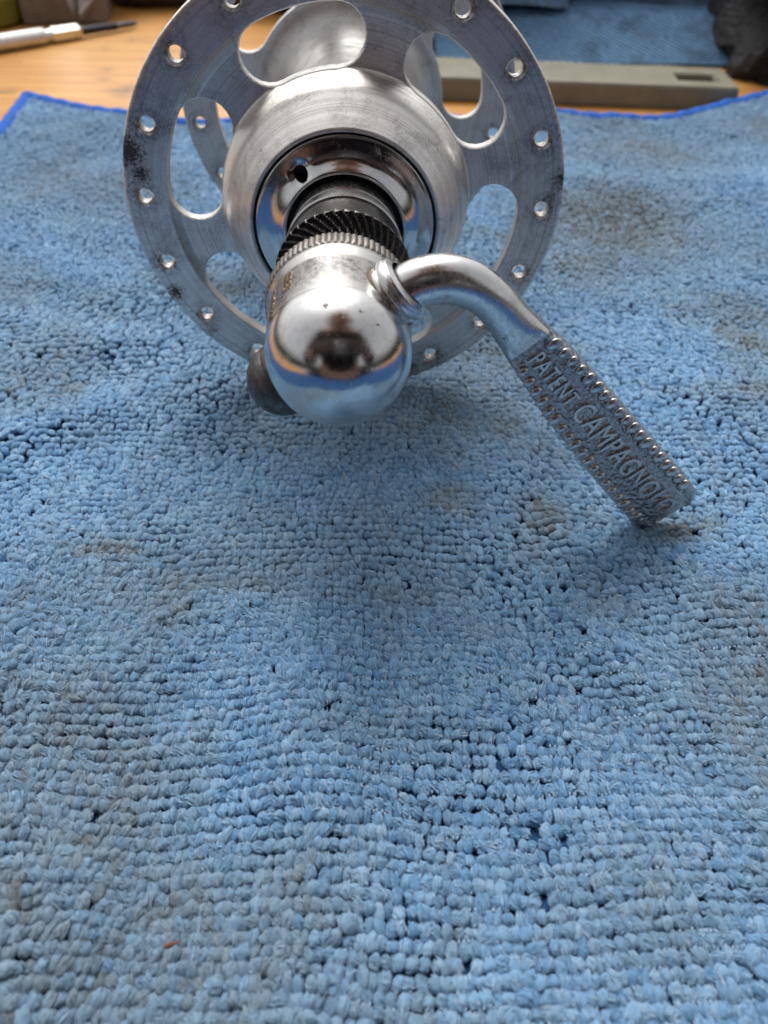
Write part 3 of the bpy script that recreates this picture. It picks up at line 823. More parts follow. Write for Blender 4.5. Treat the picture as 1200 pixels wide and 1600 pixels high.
# locknut: dark cylinder with a ridge, two wrench flats and a serrated face
NT = 44
def locknut():
    prof = [(18.9, 7.5), (18.95, 8.5), (19.15, 8.6), (20.5, 8.6), (22.5, 8.75), (24.0, 9.05), (25.5, 9.5), (26.4, 9.85), (26.8, 9.9)]
    face_r = [9.85, 9.6, 9.3, 9.0, 8.7, 8.4, 8.1, 7.8, 7.4, 7.0, 6.5, 5.8, 5.2, 4.6]
    n = NT * 12; V = []; P = len(prof) + len(face_r) + 1
    for i in range(n):
        t = 2 * math.pi * i / n
        for (w, r) in prof:
            rr = r
            if 13.5 < w < 25.2:
                for fa in (math.radians(38), math.radians(218)):
                    c = math.cos(t - fa)
                    if c > 0.3: rr = min(rr, 8.12 / c)
            if w > 25:                                           # the teeth break the outer rim
                s = (NT * (t / (2 * math.pi)) + 0.0) % 1.0
                rr -= 0.20 * s * (w - 25) / 1.8
            V.append((rr * math.cos(t), -w, rr * math.sin(t) + H0))
        for r in face_r:
            s = (NT * t / (2 * math.pi) + 0.30 * (9.9 - r) * NT / 20.0) % 1.0
            dep = 0.85 * (s if s < .86 else (1 - s) / .14 * .86) * min(1, (r - 4.4) / 1.2)
            w = 26.9 - dep + 0.42 * min(9.9 - r, 3.0)
            V.append((r * math.cos(t), -w, r * math.sin(t) + H0))
        V.append((4.6 * math.cos(t), -20, 4.6 * math.sin(t) + H0))
    return mesh_obj("locknut", V, grid_faces(n, P, wrap_u=True, flip=True), LOCKM, hub, sharp=28)
locknut()
STEP = mat_chrome("worn_steel", base=(0.46, 0.45, 0.44), rough=0.20, spots=0.7, brush=0.3)
mesh_obj("spacer_ring", *lathe([(0.6, 8.3), (11.9, 8.3), (12.2, 8.4), (14.9, 8.42), (15.1, 8.2), (15.4, 8.2), (15.6, 8.5), (17.6, 8.55), (18.0, 8.9), (18.6, 8.95), (18.85, 8.75), (18.9, 7.0)], (0, 0, H0), (0, -1, 0), 128), STEP, hub, sharp=25)
mesh_obj("axle", *lathe([(0, 4.7), (27.2, 4.7), (27.2, 2.9), (15, 2.9)], (0, 0, H0), (0, -1, 0), 48), LOCKM, hub)
mesh_obj("far_locknut", *lathe([(59, 9.0), (66, 8.5), (75, 9.0), (75, 3.0)], (0, 0, H0), (0, 1, 0), 48), LOCKM, hub).name = "locknut"

# ------------------------------------------------------------------ quick release skewer
QX, QZ = -0.40, H0                    # the skewer sits a touch off the axle's centre line
W0 = 43.0
SA = math.radians(41)
SDIR = Vector((math.cos(SA), 0, math.sin(SA)))
qr = thing("quick_release_skewer", (QX, -W0, H0 - 37), "chrome quick release skewer with domed cap nut and bent lever resting on the towel", "quick release")
BC = Vector((QX, 0, QZ))

def knurl(w, r, t):
    if 34.05 < w < 36.75 and r > 9.7:
        return w, r - 0.17 * (1 - abs(math.sin(38 * t))) * (1.0 if w < 36.5 else .6)
    return w, r
kp = [(34.0, 2.6), (34.0, 9.3), (34.1, 9.9), (34.3, 10.12), (36.35, 10.14), (36.7, 10.0), (36.9, 9.85), (37.0, 9.6)]
mesh_obj("knurled_ring", *lathe(kp, BC, (0, -1, 0), 76 * 8, knurl), KNURLM, qr, sharp=40)
bp = [(36.6, 9.5), (36.72, 9.84), (36.95, 9.87), (37.6, 9.78), (38.7, 9.47), (39.3, 9.42), (41, 9.40), (44, 9.36), (46.6, 9.30), (47.0, 9.27)]
SKB = mesh_obj("skewer_body", *lathe(bp, BC, (0, -1, 0), 192), SATIN, qr, sharp=40)
dome = [(46.95, 9.27), (47.2, 9.26)] + [(47.2 + 8.7 * math.sin(a), 9.26 * math.cos(a)) for a in np.linspace(0.04, math.pi / 2 - 0.0001, 44)]
dome[-1] = (55.9, 0.0)
mesh_obj("cap", *lathe(dome, BC, (0, -1, 0), 128), CAPCHROME, qr, sharp=50)
mesh_obj("rod", *lathe([(10, 2.45), (36, 2.45)], BC, (0, -1, 0), 32), LOCKM, qr)

CC = Vector((QX, -W0, QZ))
def wrapped_text(text, a0, w0, w1, size, parent):
    """tiny raised stamp that runs along the body from rim to cap; a0 = angle of its middle line"""
    cu = bpy.data.curves.new("stamp", 'FONT'); cu.body = text; cu.size = 1; cu.extrude = .5; cu.resolution_u = 2; cu.space_character = 1.15
    to = bpy.data.objects.new("stamp_curve", cu); COL.objects.link(to)
    dg = bpy.context.evaluated_depsgraph_get(); ev = to.evaluated_get(dg); tm = ev.to_mesh()
    tv = np.array([v.co[:] for v in tm.vertices]); tf = [tuple(p.vertices) for p in tm.polygons]
    ev.to_mesh_clear(); bpy.data.objects.remove(to); bpy.data.curves.remove(cu)
    t = (tv - tv.min(0)) / np.ptp(tv, axis=0)
    V = []
    for a, b, c in t:
        w = w0 + a * (w1 - w0); r = 9.32 + 0.16 * c; an = a0 - (b - .5) * size / 9.4
        V.append((QX + r * math.cos(an), -w, QZ + r * math.sin(an)))
    return mesh_obj("stamped_text", V, tf, STAMPM, parent, sharp=40)
STAMPM = mat_plain("worn_brassy_stamp", (0.55, 0.46, 0.30), 0.28, 0.2, 1.0, 0.2, 0.1, 0.5, metallic=1.0)
wrapped_text("BREV.", math.radians(133), 39.9, 44.6, 1.5, SKB)
wrapped_text("CAMPAGNOLO", math.radians(153), 39.6, 46.6, 1.3, SKB)
GRIME = mat_plain("brown_grime", (0.10, 0.055, 0.018), 0.5, 0.4, 1.0)
col_prof = [(6.5, 4.0), (8.9, 4.1), (9.25, 4.05), (9.4, 3.9), (9.5, 3.95), (9.7, 4.2), (10.0, 4.3), (10.5, 4.28), (10.75, 4.1), (10.85, 4.1), (11.1, 3.95), (11.25, 3.6), (11.4, 3.05)]
mesh_obj("collar", *lathe(col_prof, CC, SDIR, 64), CHROME, qr, sharp=35)
mesh_obj("grime_seam", *lathe([(8.2, 4.3), (8.75, 4.28), (8.95, 4.05)], CC, SDIR, 48), GRIME, qr, sharp=None)
acorn = [(7.0, 4.9), (9.0, 5.0), (9.4, 5.0), (9.6, 4.85), (10.0, 5.0)] + [(10.0 + 5.0 * math.sin(a), 5.0 * math.cos(a)) for a in np.linspace(0.12, math.pi / 2, 16)]
acorn[-1] = (15.0, 0.0)
mesh_obj("acorn_nut", *lathe(acorn, CC, -SDIR, 64), NUTM, qr, sharp=40)

# lever: round neck that flattens into a long blade
def lp(px_, pz): return Vector((px_, -43 + 5 * px_ / 54.0, pz + H0))
LP = [(5.2, 4.2), (7.6, 6.0), (10.2, 7.3), (13.2, 7.5), (16.2, 6.6), (19.2, 4.5), (22.0, 1.3), (25.2, -2.5), (28.6, -6.4), (32.6, -11.3), (37.6, -17.1), (42.5, -22.8), (47.4, -28.4), (50.8, -32.1), (53.0, -34.4), (54.2, -35.7)]
LA = [3.05, 3.05, 3.1, 3.1, 3.0, 2.85, 2.95, 3.5, 4.1, 4.65, 5.0, 5.3, 5.55, 5.6, 5.1, 3.2]      # half width in the plane
LB = [3.05, 3.05, 3.0, 2.95, 2.85, 2.7, 2.55, 2.35, 2.2, 2.1, 2.0, 1.95, 1.85, 1.75, 1.5, 0.9]     # half thickness
LE = [0, 0, 0, 0, 0, .1, .35, .9, 1, 1, 1, 1, 1, 1, 1, .9]                                         # 0 round .. 1 flat blade
ctrl = [(p[0], p[1], a, b, e) for p, a, b, e in zip(LP, LA, LB, LE)]
dense = smooth_prof(ctrl, 10)
NR = 48
pos = [lp(d[0], d[1]) for d in dense]
PN = (lp(1, 0) - lp(0, 0)).cross(Vector((0, 0, 1))).normalized()
if PN.y > 0: PN = -PN                                                                          # out of the blade's face, to the viewer
LT = (0.35 * Vector((0, 0, 1)) + PN).normalized()
fr = []
for i, p in enumerate(pos):
    t = (pos[min(i + 1, len(pos) - 1)] - pos[max(i - 1, 0)]).normalized()
    b = PN.cross(t).normalized() * 1.0
    if b.z < 0 and i > 20: b = -b
    fr.append((t, b))
if fr[0][1].dot(fr[30][1]) < 0: fr = [(t, b if i > 20 else -b) for i, (t, b) in enumerate(fr)]
def dish(e, q):
    """the blade's face is sunk between its rims; q = -1..1 across"""
    return 0.55 * e * max(0.0, min(1.0, (0.80 - abs(q)) / 0.10))
V = []
for i, d in enumerate(dense):
    t, b = fr[i]; a_, b_, e = d[2], d[3], max(0, min(1, d[4]))
    nexp = 2.0 + 2.2 * e
    for k in range(NR):
        ph = 2 * math.pi * k / NR
        c, s = math.cos(ph), math.sin(ph)
        u = a_ * math.copysign(abs(c) ** (2 / nexp), c); v = b_ * math.copysign(abs(s) ** (2 / nexp), s)
        if s > 0.05: v -= dish(max(0, min(1, (e - .6) / .3)), u / a_ )
        V.append(tuple(pos[i] + b * u + PN * v))
F = grid_faces(len(dense), NR, wrap_v=True)
F.append(tuple(range(NR))); F.append(tuple(reversed(range((len(dense) - 1) * NR, len(dense) * NR))))
lever = mesh_obj("lever", V, F, HAMMER, qr, sharp=60)
# smooth neck: same sweep, its own material slot on the first stretch
lever.data.materials.append(CHROME)
for f in lever.data.polygons:
    if max(f.vertices) < 69 * NR: f.material_index = 1

# blade frame for the lettering and the rim beads
S_, Q_ = lp(28.6, -6.4), lp(50.8, -32.1)
bt = (Q_ - S_).normalized(); bb = PN.cross(bt).normalized()
if bb.z < 0: bb = -bb
BL = (Q_ - S_).length
def blade(s):
    """half width, half thickness at distance s along the blade"""
    k = min(range(60, len(dense) - 3), key=lambda i: abs((pos[i] - S_).dot(bt) - s))
    return dense[k][2], dense[k][3], (pos[k] - S_).dot(bb)
def lettering(text, s0, s1, height, off=0.0):
    cu = bpy.data.curves.new("lettering", 'FONT')
    cu.body = text; cu.size = 1.0; cu.extrude = 0.5; cu.bevel_depth = 0.012; cu.bevel_resolution = 1; cu.space_character = 1.12; cu.resolution_u = 4; cu.offset = -0.004
    to = bpy.data.objects.new("lettering_curve", cu); COL.objects.link(to)
    dg = bpy.context.evaluated_depsgraph_get(); ev = to.evaluated_get(dg); tm = ev.to_mesh()
    tv = np.array([v.co[:] for v in tm.vertices]); tf = [tuple(p.vertices) for p in tm.polygons]
    ev.to_mesh_clear(); bpy.data.objects.remove(to); bpy.data.curves.remove(cu)
    tx = (tv[:, 0] - tv[:, 0].min()) / np.ptp(tv[:, 0]); ty = (tv[:, 1] - tv[:, 1].min()) / np.ptp(tv[:, 1]); tz = (tv[:, 2] - tv[:, 2].min()) / np.ptp(tv[:, 2])
    V = []
    for a, b, c in zip(tx, ty, tz):
        s = s0 + a * (s1 - s0); hw, ht, cn = blade(s)
        # a little draft: the letters narrow and soften towards the top
        V.append(tuple(S_ + bt * s + bb * (cn + off + (b - .5) * height) + PN * (ht - 0.62 + 0.46 * c)))
    return mesh_obj("lettering", V, tf, HAMMER_L, lever, sharp=50)
HAMMER_L = mat_chrome("letter_chrome", base=(0.56, 0.555, 0.55), rough=0.22, spots=0.8, brush=0.0, rust=0.0)
lettering("PATENT", -4.6, 6.0, 2.5, -0.1)
lettering("CAMPAGNOLO", 7.4, 36.6, 3.5, 0.2)

BEADM = mat_chrome("bead_chrome", base=(0.58, 0.575, 0.57), rough=0.24, spots=1.0, brush=0.0, rust=0.0)
def bead_mesh():
    bm = bmesh.new(); bmesh.ops.create_icosphere(bm, subdivisions=2, radius=1.0)
    for v in bm.verts: v.co = Vector((v.co.x * 0.80, v.co.y * 1.15, v.co.z * 0.46)) * MM
    for f in bm.faces: f.smooth = True
    me = bpy.data.meshes.new("rim_bead"); bm.to_mesh(me); bm.free(); me.materials.append(BEADM); return me
bme = bead_mesh()
for side in (1, -1):
    for k in range(34):
        s = -4.2 + k * 2.08 + (0.7 if side < 0 else 0)
        if s > BL + 1.2: break
        hw, ht, cn = blade(s)
        p = S_ + bt * (s + random.uniform(-.08, .08)) + bb * (cn + side * (hw * 0.90 - 0.55)) + PN * (ht - 0.40)
        o = bpy.data.objects.new("rim_bead", bme); COL.objects.link(o); o.parent = lever
        ang = random.uniform(-.12, .12) + side * 0.10
        R_ = Matrix((bt, bb, PN)).transposed() @ Matrix.Rotation(ang, 3, 'Z')
        sc = random.uniform(.82, 1.12)
        mw = Matrix.Translation((p - Vector(origin_of(lever))) * MM) @ R_.to_4x4() @ Matrix.Diagonal((sc, sc, random.uniform(.85, 1.1), 1))
        o.matrix_local = mw

# ------------------------------------------------------------------ things lying behind the towel
# small screwdriver
def along(p, q, pts): 
    a = Vector(p); d = (Vector(q) - a).normalized()
    return a, d
SP, SQ = (-160, 255, TZ + 3.6), (-104, 309.5, TZ + 2.2)
drv = thing("small_screwdriver", (-130, 285, TZ), "small silver handled screwdriver with black shaft lying on the wooden bench", "screwdriver")
a0, d0 = along(SP, SQ, None); LN = (Vector(SQ) - a0).length
STEEL = mat_plain("knurled_aluminium", (0.62, 0.60, 0.57), 0.30, 0.15, 0.6, 0.3, 0.1, 0.5, metallic=1.0)
mesh_obj("handle", *lathe([(-60, 0), (-60, 3.4), (-58, 3.6), (30.5, 3.6), (31.3, 3.2), (31.6, 2.6), (35, 2.6)], a0, d0, 72,
         lambda w, r, t: (w, r - (0.25 * (0.5 + 0.5 * math.cos(18 * t)) if r == 3.6 else 0))), STEEL, drv)
mesh_obj("ferrule", *lathe([(34, 0), (34, 2.9), (34.6, 3.3), (47.4, 3.2), (48.6, 2.6), (49.2, 1.7), (49.2, 0)], a0, d0, 6), STEEL, drv, smooth=False)
DK = mat_plain("black_steel", (0.035, 0.038, 0.045), 0.4, 0.2, 0.5, 0.1, 0.1, 0.5, metallic=0.7)
mesh_obj("shaft", *lathe([(47, 1.75), (67, 1.7), (67.6, 1.5)], a0, d0, 20), DK, drv)
mesh_obj("tip", *lathe([(66.5, 0), (66.6, 1.55), (69, 1.75), (74, 1.7), (78, 1.2), (78.2, 0)], a0, d0, 12, lambda w, r, t: (w, r * (1 if abs(math.cos(t)) < .7 else .75))), DK, drv)

# flat plastic bar with a slot
BAR = mat_plain("grey_brown_plastic", (0.20, 0.185, 0.13), 0.55, 0.18, 0.12, 0.25, 0.3, 0.4)
barT = thing("slotted_bar", (88, 215, TZ), "flat grey brown plastic bar with a rectangular slot at its end, behind the towel", "plastic bar")
def slotted_bar():
    L, Wd, Tk = 172.0, 30.0, 8.2
    # outline in local x (along), y (across): wavy back edge, rounded end; a rectangular slot near the right end
    xs = np.linspace(0, L, 58)
    back = [(float(t), Wd - 1.0 + 1.3 * max(0.0, math.sin((t - 8) * 2 * math.pi / 43.0)) ** 1.5) for t in xs]
    outl = [(0, 0), (L - 2.5, 0), (L - 1.0, .4), (L - .2, 1.6)] + [(L, t) for t in (6, 14, 22)] + list(reversed(back))
    slot = [(L - 21.5, 8.8), (L - 6.5, 8.8), (L - 6.5, 17.6), (L - 21.5, 17.6)]
    pts = outl + slot; no = len(outl)
    ed = [(i, (i + 1) % no) for i in range(no)] + [(no + i, no + (i + 1) % 4) for i in range(4)]
    vo, eo, fo, *_ = delaunay_2d_cdt([Vector(p) for p in pts], ed, [], 0, 1e-5)
    P2 = [tuple(v) for v in vo]
    key = {(round(p[0], 3), round(p[1], 3)): i for i, p in enumerate(P2)}
    ff = []
    for f in fo:
        c = (sum(P2[i][0] for i in f) / 3, sum(P2[i][1] for i in f) / 3)
        if not in_poly(c, outl) or in_poly(c, slot): continue
        a, b, d = (P2[i] for i in f)
        ff.append(tuple(f) if (b[0] - a[0]) * (d[1] - a[1]) - (b[1] - a[1]) * (d[0] - a[0]) > 0 else tuple(reversed(f)))
    bm = bmesh.new()
    n = len(P2)
    top = [bm.verts.new((p[0], p[1], Tk)) for p in P2]; bot = [bm.verts.new((p[0], p[1], 0)) for p in P2]
    for f in ff:
        bm.faces.new([top[i] for i in f]); bm.faces.new([bot[i] for i in reversed(f)])
    io = [key[(round(p[0], 3), round(p[1], 3))] for p in outl]; is_ = [key[(round(p[0], 3), round(p[1], 3))] for p in slot]
    for i in range(no): a, b = io[i], io[(i + 1) % no]; bm.faces.new((top[b], top[a], bot[a], bot[b]))
    for i in range(4): a, b = is_[i], is_[(i + 1) % 4]; bm.faces.new((top[a], top[b], bot[b], bot[a]))
    bmesh.ops.recalc_face_normals(bm, faces=bm.faces[:])
    es = [e for e in bm.edges if len(e.link_faces) == 2 and e.calc_face_angle(0) > 0.9]
    bmesh.ops.bevel(bm, geom=es, offset=0.7, segments=2, affect='EDGES')
    V = np.array([v.co[:] for v in bm.verts]); bm.verts.index_update()
    F = [tuple(v.index for v in f.verts) for f in bm.faces]; bm.free()
    c, s = math.cos(math.radians(-4.0)), math.sin(math.radians(-4.0))
    V2 = np.stack([-24 + c * V[:, 0] - s * V[:, 1], 207.0 + s * V[:, 0] + c * V[:, 1], TZ + 0.1 + V[:, 2]], -1)
    return mesh_obj("bar_body", V2, F, BAR, barT, sharp=40)
slotted_bar()
mesh_obj("slot_floor", [(125, 203.5, TZ + 1.5), (143, 202.3, TZ + 1.5), (144, 216, TZ + 1.5), (126, 217.5, TZ + 1.5)], [(0, 1, 2, 3)], mat_plain("slot_shade_plastic", (0.03, 0.026, 0.02), 0.8), barT, smooth=False)  # floor colour darkened to paint the slot's shade

# folded towel pile
RIB = M("ribbed_blue_towel")
rv = RIB.sep()
dg_ = RIB.math('ADD', RIB.math('MULTIPLY', rv.outputs[0], 0.75), RIB.math('MULTIPLY', rv.outputs[2], 0.9))
dg_ = RIB.math('ADD', dg_, RIB.math('MULTIPLY', rv.outputs[1], 0.9))
wv = RIB.math('SINE', RIB.math('ADD', RIB.math('MULTIPLY', dg_, 2.4), RIB.math('MULTIPLY', RIB.noise(0.12, 3, .6), 9.0)))
lm = RIB.noise(0.55, 4, 0.7)
rc = RIB.mix(RIB.ramp(lm, .3, .7), (0.125, 0.29, 0.55), (0.30, 0.51, 0.76))
rc = RIB.mix(RIB.ramp(RIB.noise(0.05, 4, .6), .52, .68, 0, .7), rc, (0.06, 0.085, 0.12))
RIB.set(Base_Color=rc, Roughness=0.9, Normal=RIB.bump(RIB.math('ADD', wv, RIB.math('MULTIPLY', lm, 2.0)), 0.9, 0.7))
RIB.b.inputs['Specular IOR Level'].default_value = 0.15
pile_t = thing("folded_towel", (100, 300, TZ), "folded blue towel heaped in thick layers behind the plastic bar", "towel")
def lump(seed, amp, freq, slope=0.0):
    def w(V):
        n1 = fbm(V[:, 0] / freq + seed, V[:, 1] / freq + V[:, 2] / freq * .7, seed, 3) - .5
        n2 = fbm(V[:, 0] / freq + 9 + seed, V[:, 2] / freq * 1.3 + V[:, 1] / freq, seed + 5, 3) - .5
        V = V.copy(); V[:, 1] += slope * (V[:, 2] - TZ); V[:, 2] += amp * n1; V[:, 1] += amp * n2
        V[:, 2] = np.maximum(V[:, 2], TZ + .2)
        return V
    return w
rounded_box("towel_layer", 36, 178, 256, 350, TZ, TZ + 16, 6.0, RIB.m, pile_t, segs=5, cuts=16, warp=lump(4, 4, 26, 1.3))
rounded_box("towel_layer", -10, 97, 276, 352, TZ + 16.6, TZ + 36, 8.5, RIB.m, pile_t, segs=5, cuts=16, warp=lump(6, 4, 24))
rounded_box("towel_layer", 60, 190, 300, 372, TZ + 31, TZ + 62, 9, RIB.m, pile_t, segs=5, cuts=16, warp=lump(8, 6, 26))

# black crumpled bag
def crumple(name, cx_, cy_, cz_, sx, sy, sz, mat, seed, amp, parent=None, loc=None, sub=5):
    bm = bmesh.new(); bmesh.ops.create_icosphere(bm, subdivisions=sub, radius=1.0)
    V = np.array([v.co[:] for v in bm.verts]); bm.verts.index_update()
    F = [tuple(v.index for v in f.verts) for f in bm.faces]; bm.free()
    n = 0
    rr = np.random.default_rng(seed)
    for o in range(18):                                     # creases: folded planes
        d = rr.normal(size=3); d /= np.linalg.norm(d); f = rr.uniform(1.8, 9.0)
        ph = rr.uniform(0, 6)
        n = n + np.abs(((V @ d) * f + ph + 0.5 * np.sin(V @ np.roll(d, 1) * 3)) % 2 - 1) / f
    n = (n - n.mean()) / n.std()
    V = V * (1 + amp * n)[:, None] * np.array([sx, sy, sz]) + np.array([cx_, cy_, cz_])
    V[:, 2] = np.maximum(V[:, 2], TZ + .15)
    return mesh_obj(name, V, F, mat, parent, loc, sharp=24)
BAGM = mat_plain("black_plastic_film", (0.011, 0.0115, 0.014), 0.42, 0.3, 0.09, 1.0, 3.0, 0.45)
bag = crumple("crumpled_bag", 220, 258, TZ + 32, 56, 52, 72, BAGM, 12, 0.095, loc=(208, 268, TZ))
tag(bag, "crumpled black plastic bag at the far right behind the towel", "bag")

# far left: olive bottle, grey block with a rag over it, dark bundle
OL = M("olive_plastic")
oz = OL.sep()
band = OL.math('MULTIPLY', OL.ramp(oz.outputs[2], 11, 12.5), OL.ramp(oz.outputs[2], 17.5, 16))
OL.set(Base_Color=OL.mix(band, OL.mix(OL.noise(.1), (0.12, 0.105, 0.012), (0.19, 0.17, 0.025)), (0.42, 0.40, 0.12)), Roughness=0.4)
bot = mesh_obj("olive_bottle", *lathe([(0, 0), (0, 25), (1.5, 27.5), (8, 28), (60, 28), (72, 24), (80, 12), (84, 11), (96, 11), (96, 0)], (-186, 318, TZ + .1), (0, 0, 1), 64), OL.m, loc=(-186, 318, TZ))
tag(bot, "olive green bottle with a pale yellow band at the far left edge", "bottle")
GB = mat_plain("grey_brown_board", (0.20, 0.165, 0.135), 0.8, 0.25, 0.08, 0.3, 0.4, 0.2, dark=(0.13, 0.095, 0.07))
blk = rounded_box("cardboard_block", -160, -121, 312, 345, TZ + .1, TZ + 13, 1.5, GB, loc=(-140, 328, TZ), rot=math.radians(8), cuts=4, warp=lump(3, 1.6, 14))
tag(blk, "low grey brown cardboard block behind the silver screwdriver", "block")
RG = mat_plain("grey_suede", (0.26, 0.225, 0.20), 0.95, 0.2, 0.15, 0.5, 0.5, 0.1)
def rag():
    n = 40; V = []
    for i in range(n):
        for j in range(n):
            u = i / (n - 1) - .5; v = j / (n - 1)
            wdt = 52 * (1 - 0.92 * (1 - v) ** 1.15)
            X = -131 + u * wdt + 3 * math.sin(v * 5); Y = 309 + 52 * v + 4 * math.sin(u * 6 + 1)
            Z = TZ + 8 + 34 * v ** 0.9 + 2.5 * math.sin(u * 9 + v * 4) 
            V.append((X, Y, Z))
    k = len(V)
    V += [(a, b + 1.2, c - 2.0) for a, b, c in V]
    F = grid_faces(n, n) + [tuple(i + k for i in reversed(f)) for f in grid_faces(n, n)]
    rim = [i * n for i in range(n)] + [(n - 1) * n + j for j in range(1, n)] + [i * n + n - 1 for i in range(n - 2, -1, -1)] + [j for j in range(n - 2, 0, -1)]
    for a, b in zip(rim, rim[1:] + rim[:1]): F.append((b, a, a + k, b + k))
    return mesh_obj("grey_rag", V, F, RG, loc=(-131, 330, TZ + 13))
tag(rag(), "grey suede rag with a pointed corner draped over the cardboard block", "rag")
BU = mat_plain("dark_cloth", (0.085, 0.072, 0.070), 0.9, 0.4, 0.08, 0.5, 0.8, 0.15)
b2 = crumple("dark_cloth_bundle", -108, 372, TZ + 14, 36, 24, 20, BU, 5, 0.05, loc=(-108, 372, TZ), sub=4)
tag(b2, "dark brownish cloth bundle lying behind the left side of the hub", "cloth")
# dark case with a red handled tool in front of it, seen through the top cut-out
CB = mat_plain("black_case_plastic", (0.022, 0.019, 0.017), 0.5, 0.3, 0.1)
case = thing("tool_case", (-10, 375, TZ), "low black tool case standing far behind the hub's top cut-out", "case")
rounded_box("case_base", -66, 52, 345, 420, TZ + .1, TZ + 24, 3, CB, case)  # right end drawn out to stand in for shade under the folded towel
rounded_box("case_lid", -67, 53, 344, 421, TZ + 24.2, TZ + 36, 3, CB, case)
RED = mat_plain("red_plastic", (0.30, 0.012, 0.012), 0.4, 0.2, 0.2)
red = thing("red_handle_tool", (-22, 352, TZ + 36), "red plastic tool handle lying on the black tool case", "tool")
mesh_obj("handle", *lathe([(0, 0), (0.5, 5), (4, 7), (30, 7.4), (46, 6.2), (50, 4)], (-52, 352, TZ + 43.4), (1, 0.06, 0), 32), RED, red)
mesh_obj("shaft", *lathe([(49, 2.2), (86, 2.2), (88, 0.8)], (-52, 352, TZ + 43.4), (1, 0.06, 0), 16), DK, red)

# ------------------------------------------------------------------ the photographer leaning over the bench (seen mirrored in the chrome)
SHIRT = mat_plain("dark_maroon_knit", (0.020, 0.013, 0.013), 0.9, 0.25, 0.02, 0.3, 1.0, 0.2)
TROUS = mat_plain("dark_trousers", (0.03, 0.032, 0.04), 0.9, 0.25, 0.02, 0.3, 1.0, 0.2)
SKINM = mat_plain("skin", (0.42, 0.24, 0.17), 0.5, 0.08, 0.05, 0.1, 0.5, 0.4)
HAIRM = mat_plain("dark_hair", (0.02, 0.014, 0.010), 0.5, 0.3, 0.3, 0.6, 1.0, 0.4)
FLOOR = TZ - 860
def skinned(name, verts, edges, mat, parent=None, loc=None, levels=2):
    org = np.array(origin_of(parent)) if parent else np.array(loc, float)
    me = bpy.data.meshes.new(name)
    me.from_pydata([tuple((np.array(v[:3]) - org) * MM) for v in verts], edges, [])
    o = bpy.data.objects.new(name, me); COL.objects.link(o)
    if parent: o.parent = parent
    else: o.location = Vector(org) * MM
    md = o.modifiers.new("skin", 'SKIN'); md.use_smooth_shade = True
    for i, v in enumerate(verts):
        sv = me.skin_vertices[0].data[i]; rr = v[3] if isinstance(v[3], tuple) else (v[3], v[3])
        sv.radius = (rr[0] * MM, rr[1] * MM); sv.use_root = (i == 0)
    sb = o.modifiers.new("sub", 'SUBSURF'); sb.levels = levels; sb.render_levels = levels
    me.materials.append(mat)
    return o
def chain(pts, start):
    return [(start + i, start + i + 1) for i in range(len(pts) - 1)]
PX, PY = 14, -350
TORSO = [(0, 0, 20, (130, 98)), (0, 22, 140, (128, 95)), (0, 70, 240, (148, 100)), (0, 118, 310, (125, 82)), (0, 158, 338, 55), (0, 184, 350, 52), (0, 212, 352, 70), (0, 246, 338, 82), (0, 278, 312, 62)]
ARM = [(158, 95, 305, 56), (208, 75, 170, 46), (205, 95, 95, 42), (165, 130, 92, 36), (122, 160, 104, 27), (100, 170, 114, (30, 18)), (84, 176, 122, (34, 15))]
body_v = [(PX + p[0], PY + p[1], p[2], p[3]) for p in TORSO]
be = [(i, i + 1) for i in range(8)]
for sg in (-1, 1):
    o_ = len(body_v)
    dy = 0
    body_v += [(PX + sg * p[0], PY + p[1] + (dy if i > 3 else 0), p[2], p[3]) for i, p in enumerate(ARM)]
    be += [(3, o_)] + [(o_ + i, o_ + i + 1) for i in range(6)]
    p_ = len(body_v) - 1; w_ = p_ - 1
    for fz, fl in ((26, 44), (9, 52), (-8, 50), (-24, 42)):        # fingers closed round the phone's ends
        q_ = len(body_v)
        body_v += [(PX + sg * 74, PY + 184 + dy * 0, 122 + fz, 9), (PX + sg * (74 - fl * .5), PY + 192, 124 + fz * 1.05, 8.5), (PX + sg * (74 - fl * .85), PY + 190, 126 + fz, 7)]
        be += [(p_, q_), (q_, q_ + 1), (q_ + 1, q_ + 2)]
    q_ = len(body_v)
    body_v += [(PX + sg * 92, PY + 160, 132, 12), (PX + sg * 74, PY + 156, 140, 10), (PX + sg * 56, PY + 156, 142, 8)]
    be += [(w_, q_), (q_, q_ + 1), (q_ + 1, q_ + 2)]
    l_ = len(body_v)
    body_v += [(PX + sg * 85, PY - 5, -60, 84), (PX + sg * 100, PY - 5, -430, 58), (PX + sg * 102, PY - 15, -600, 55), (PX + sg * 105, PY - 30, FLOOR + 60, 38), (PX + sg * 110, PY + 20, FLOOR + 38, (42, 30)), (PX + sg * 115, PY + 110, FLOOR + 26, (42, 22))]
    be += [(0, l_)] + [(l_ + i, l_ + i + 1) for i in range(5)]
person = skinned("person", body_v, be, SKINM, loc=(PX, PY, FLOOR))
tag(person, "person in a dark maroon sweater leaning over the bench, mirrored in the chrome cap", "person")
def fat(r, k): return (r[0] + k, r[1] + k) if isinstance(r, tuple) else r + k
GLOVEM = mat_plain("dark_brown_glove", (0.045, 0.026, 0.020), 0.7, 0.25, 0.05, 0.3, 0.5, 0.3)  # gloves added to darken the hands' reflection in the metal
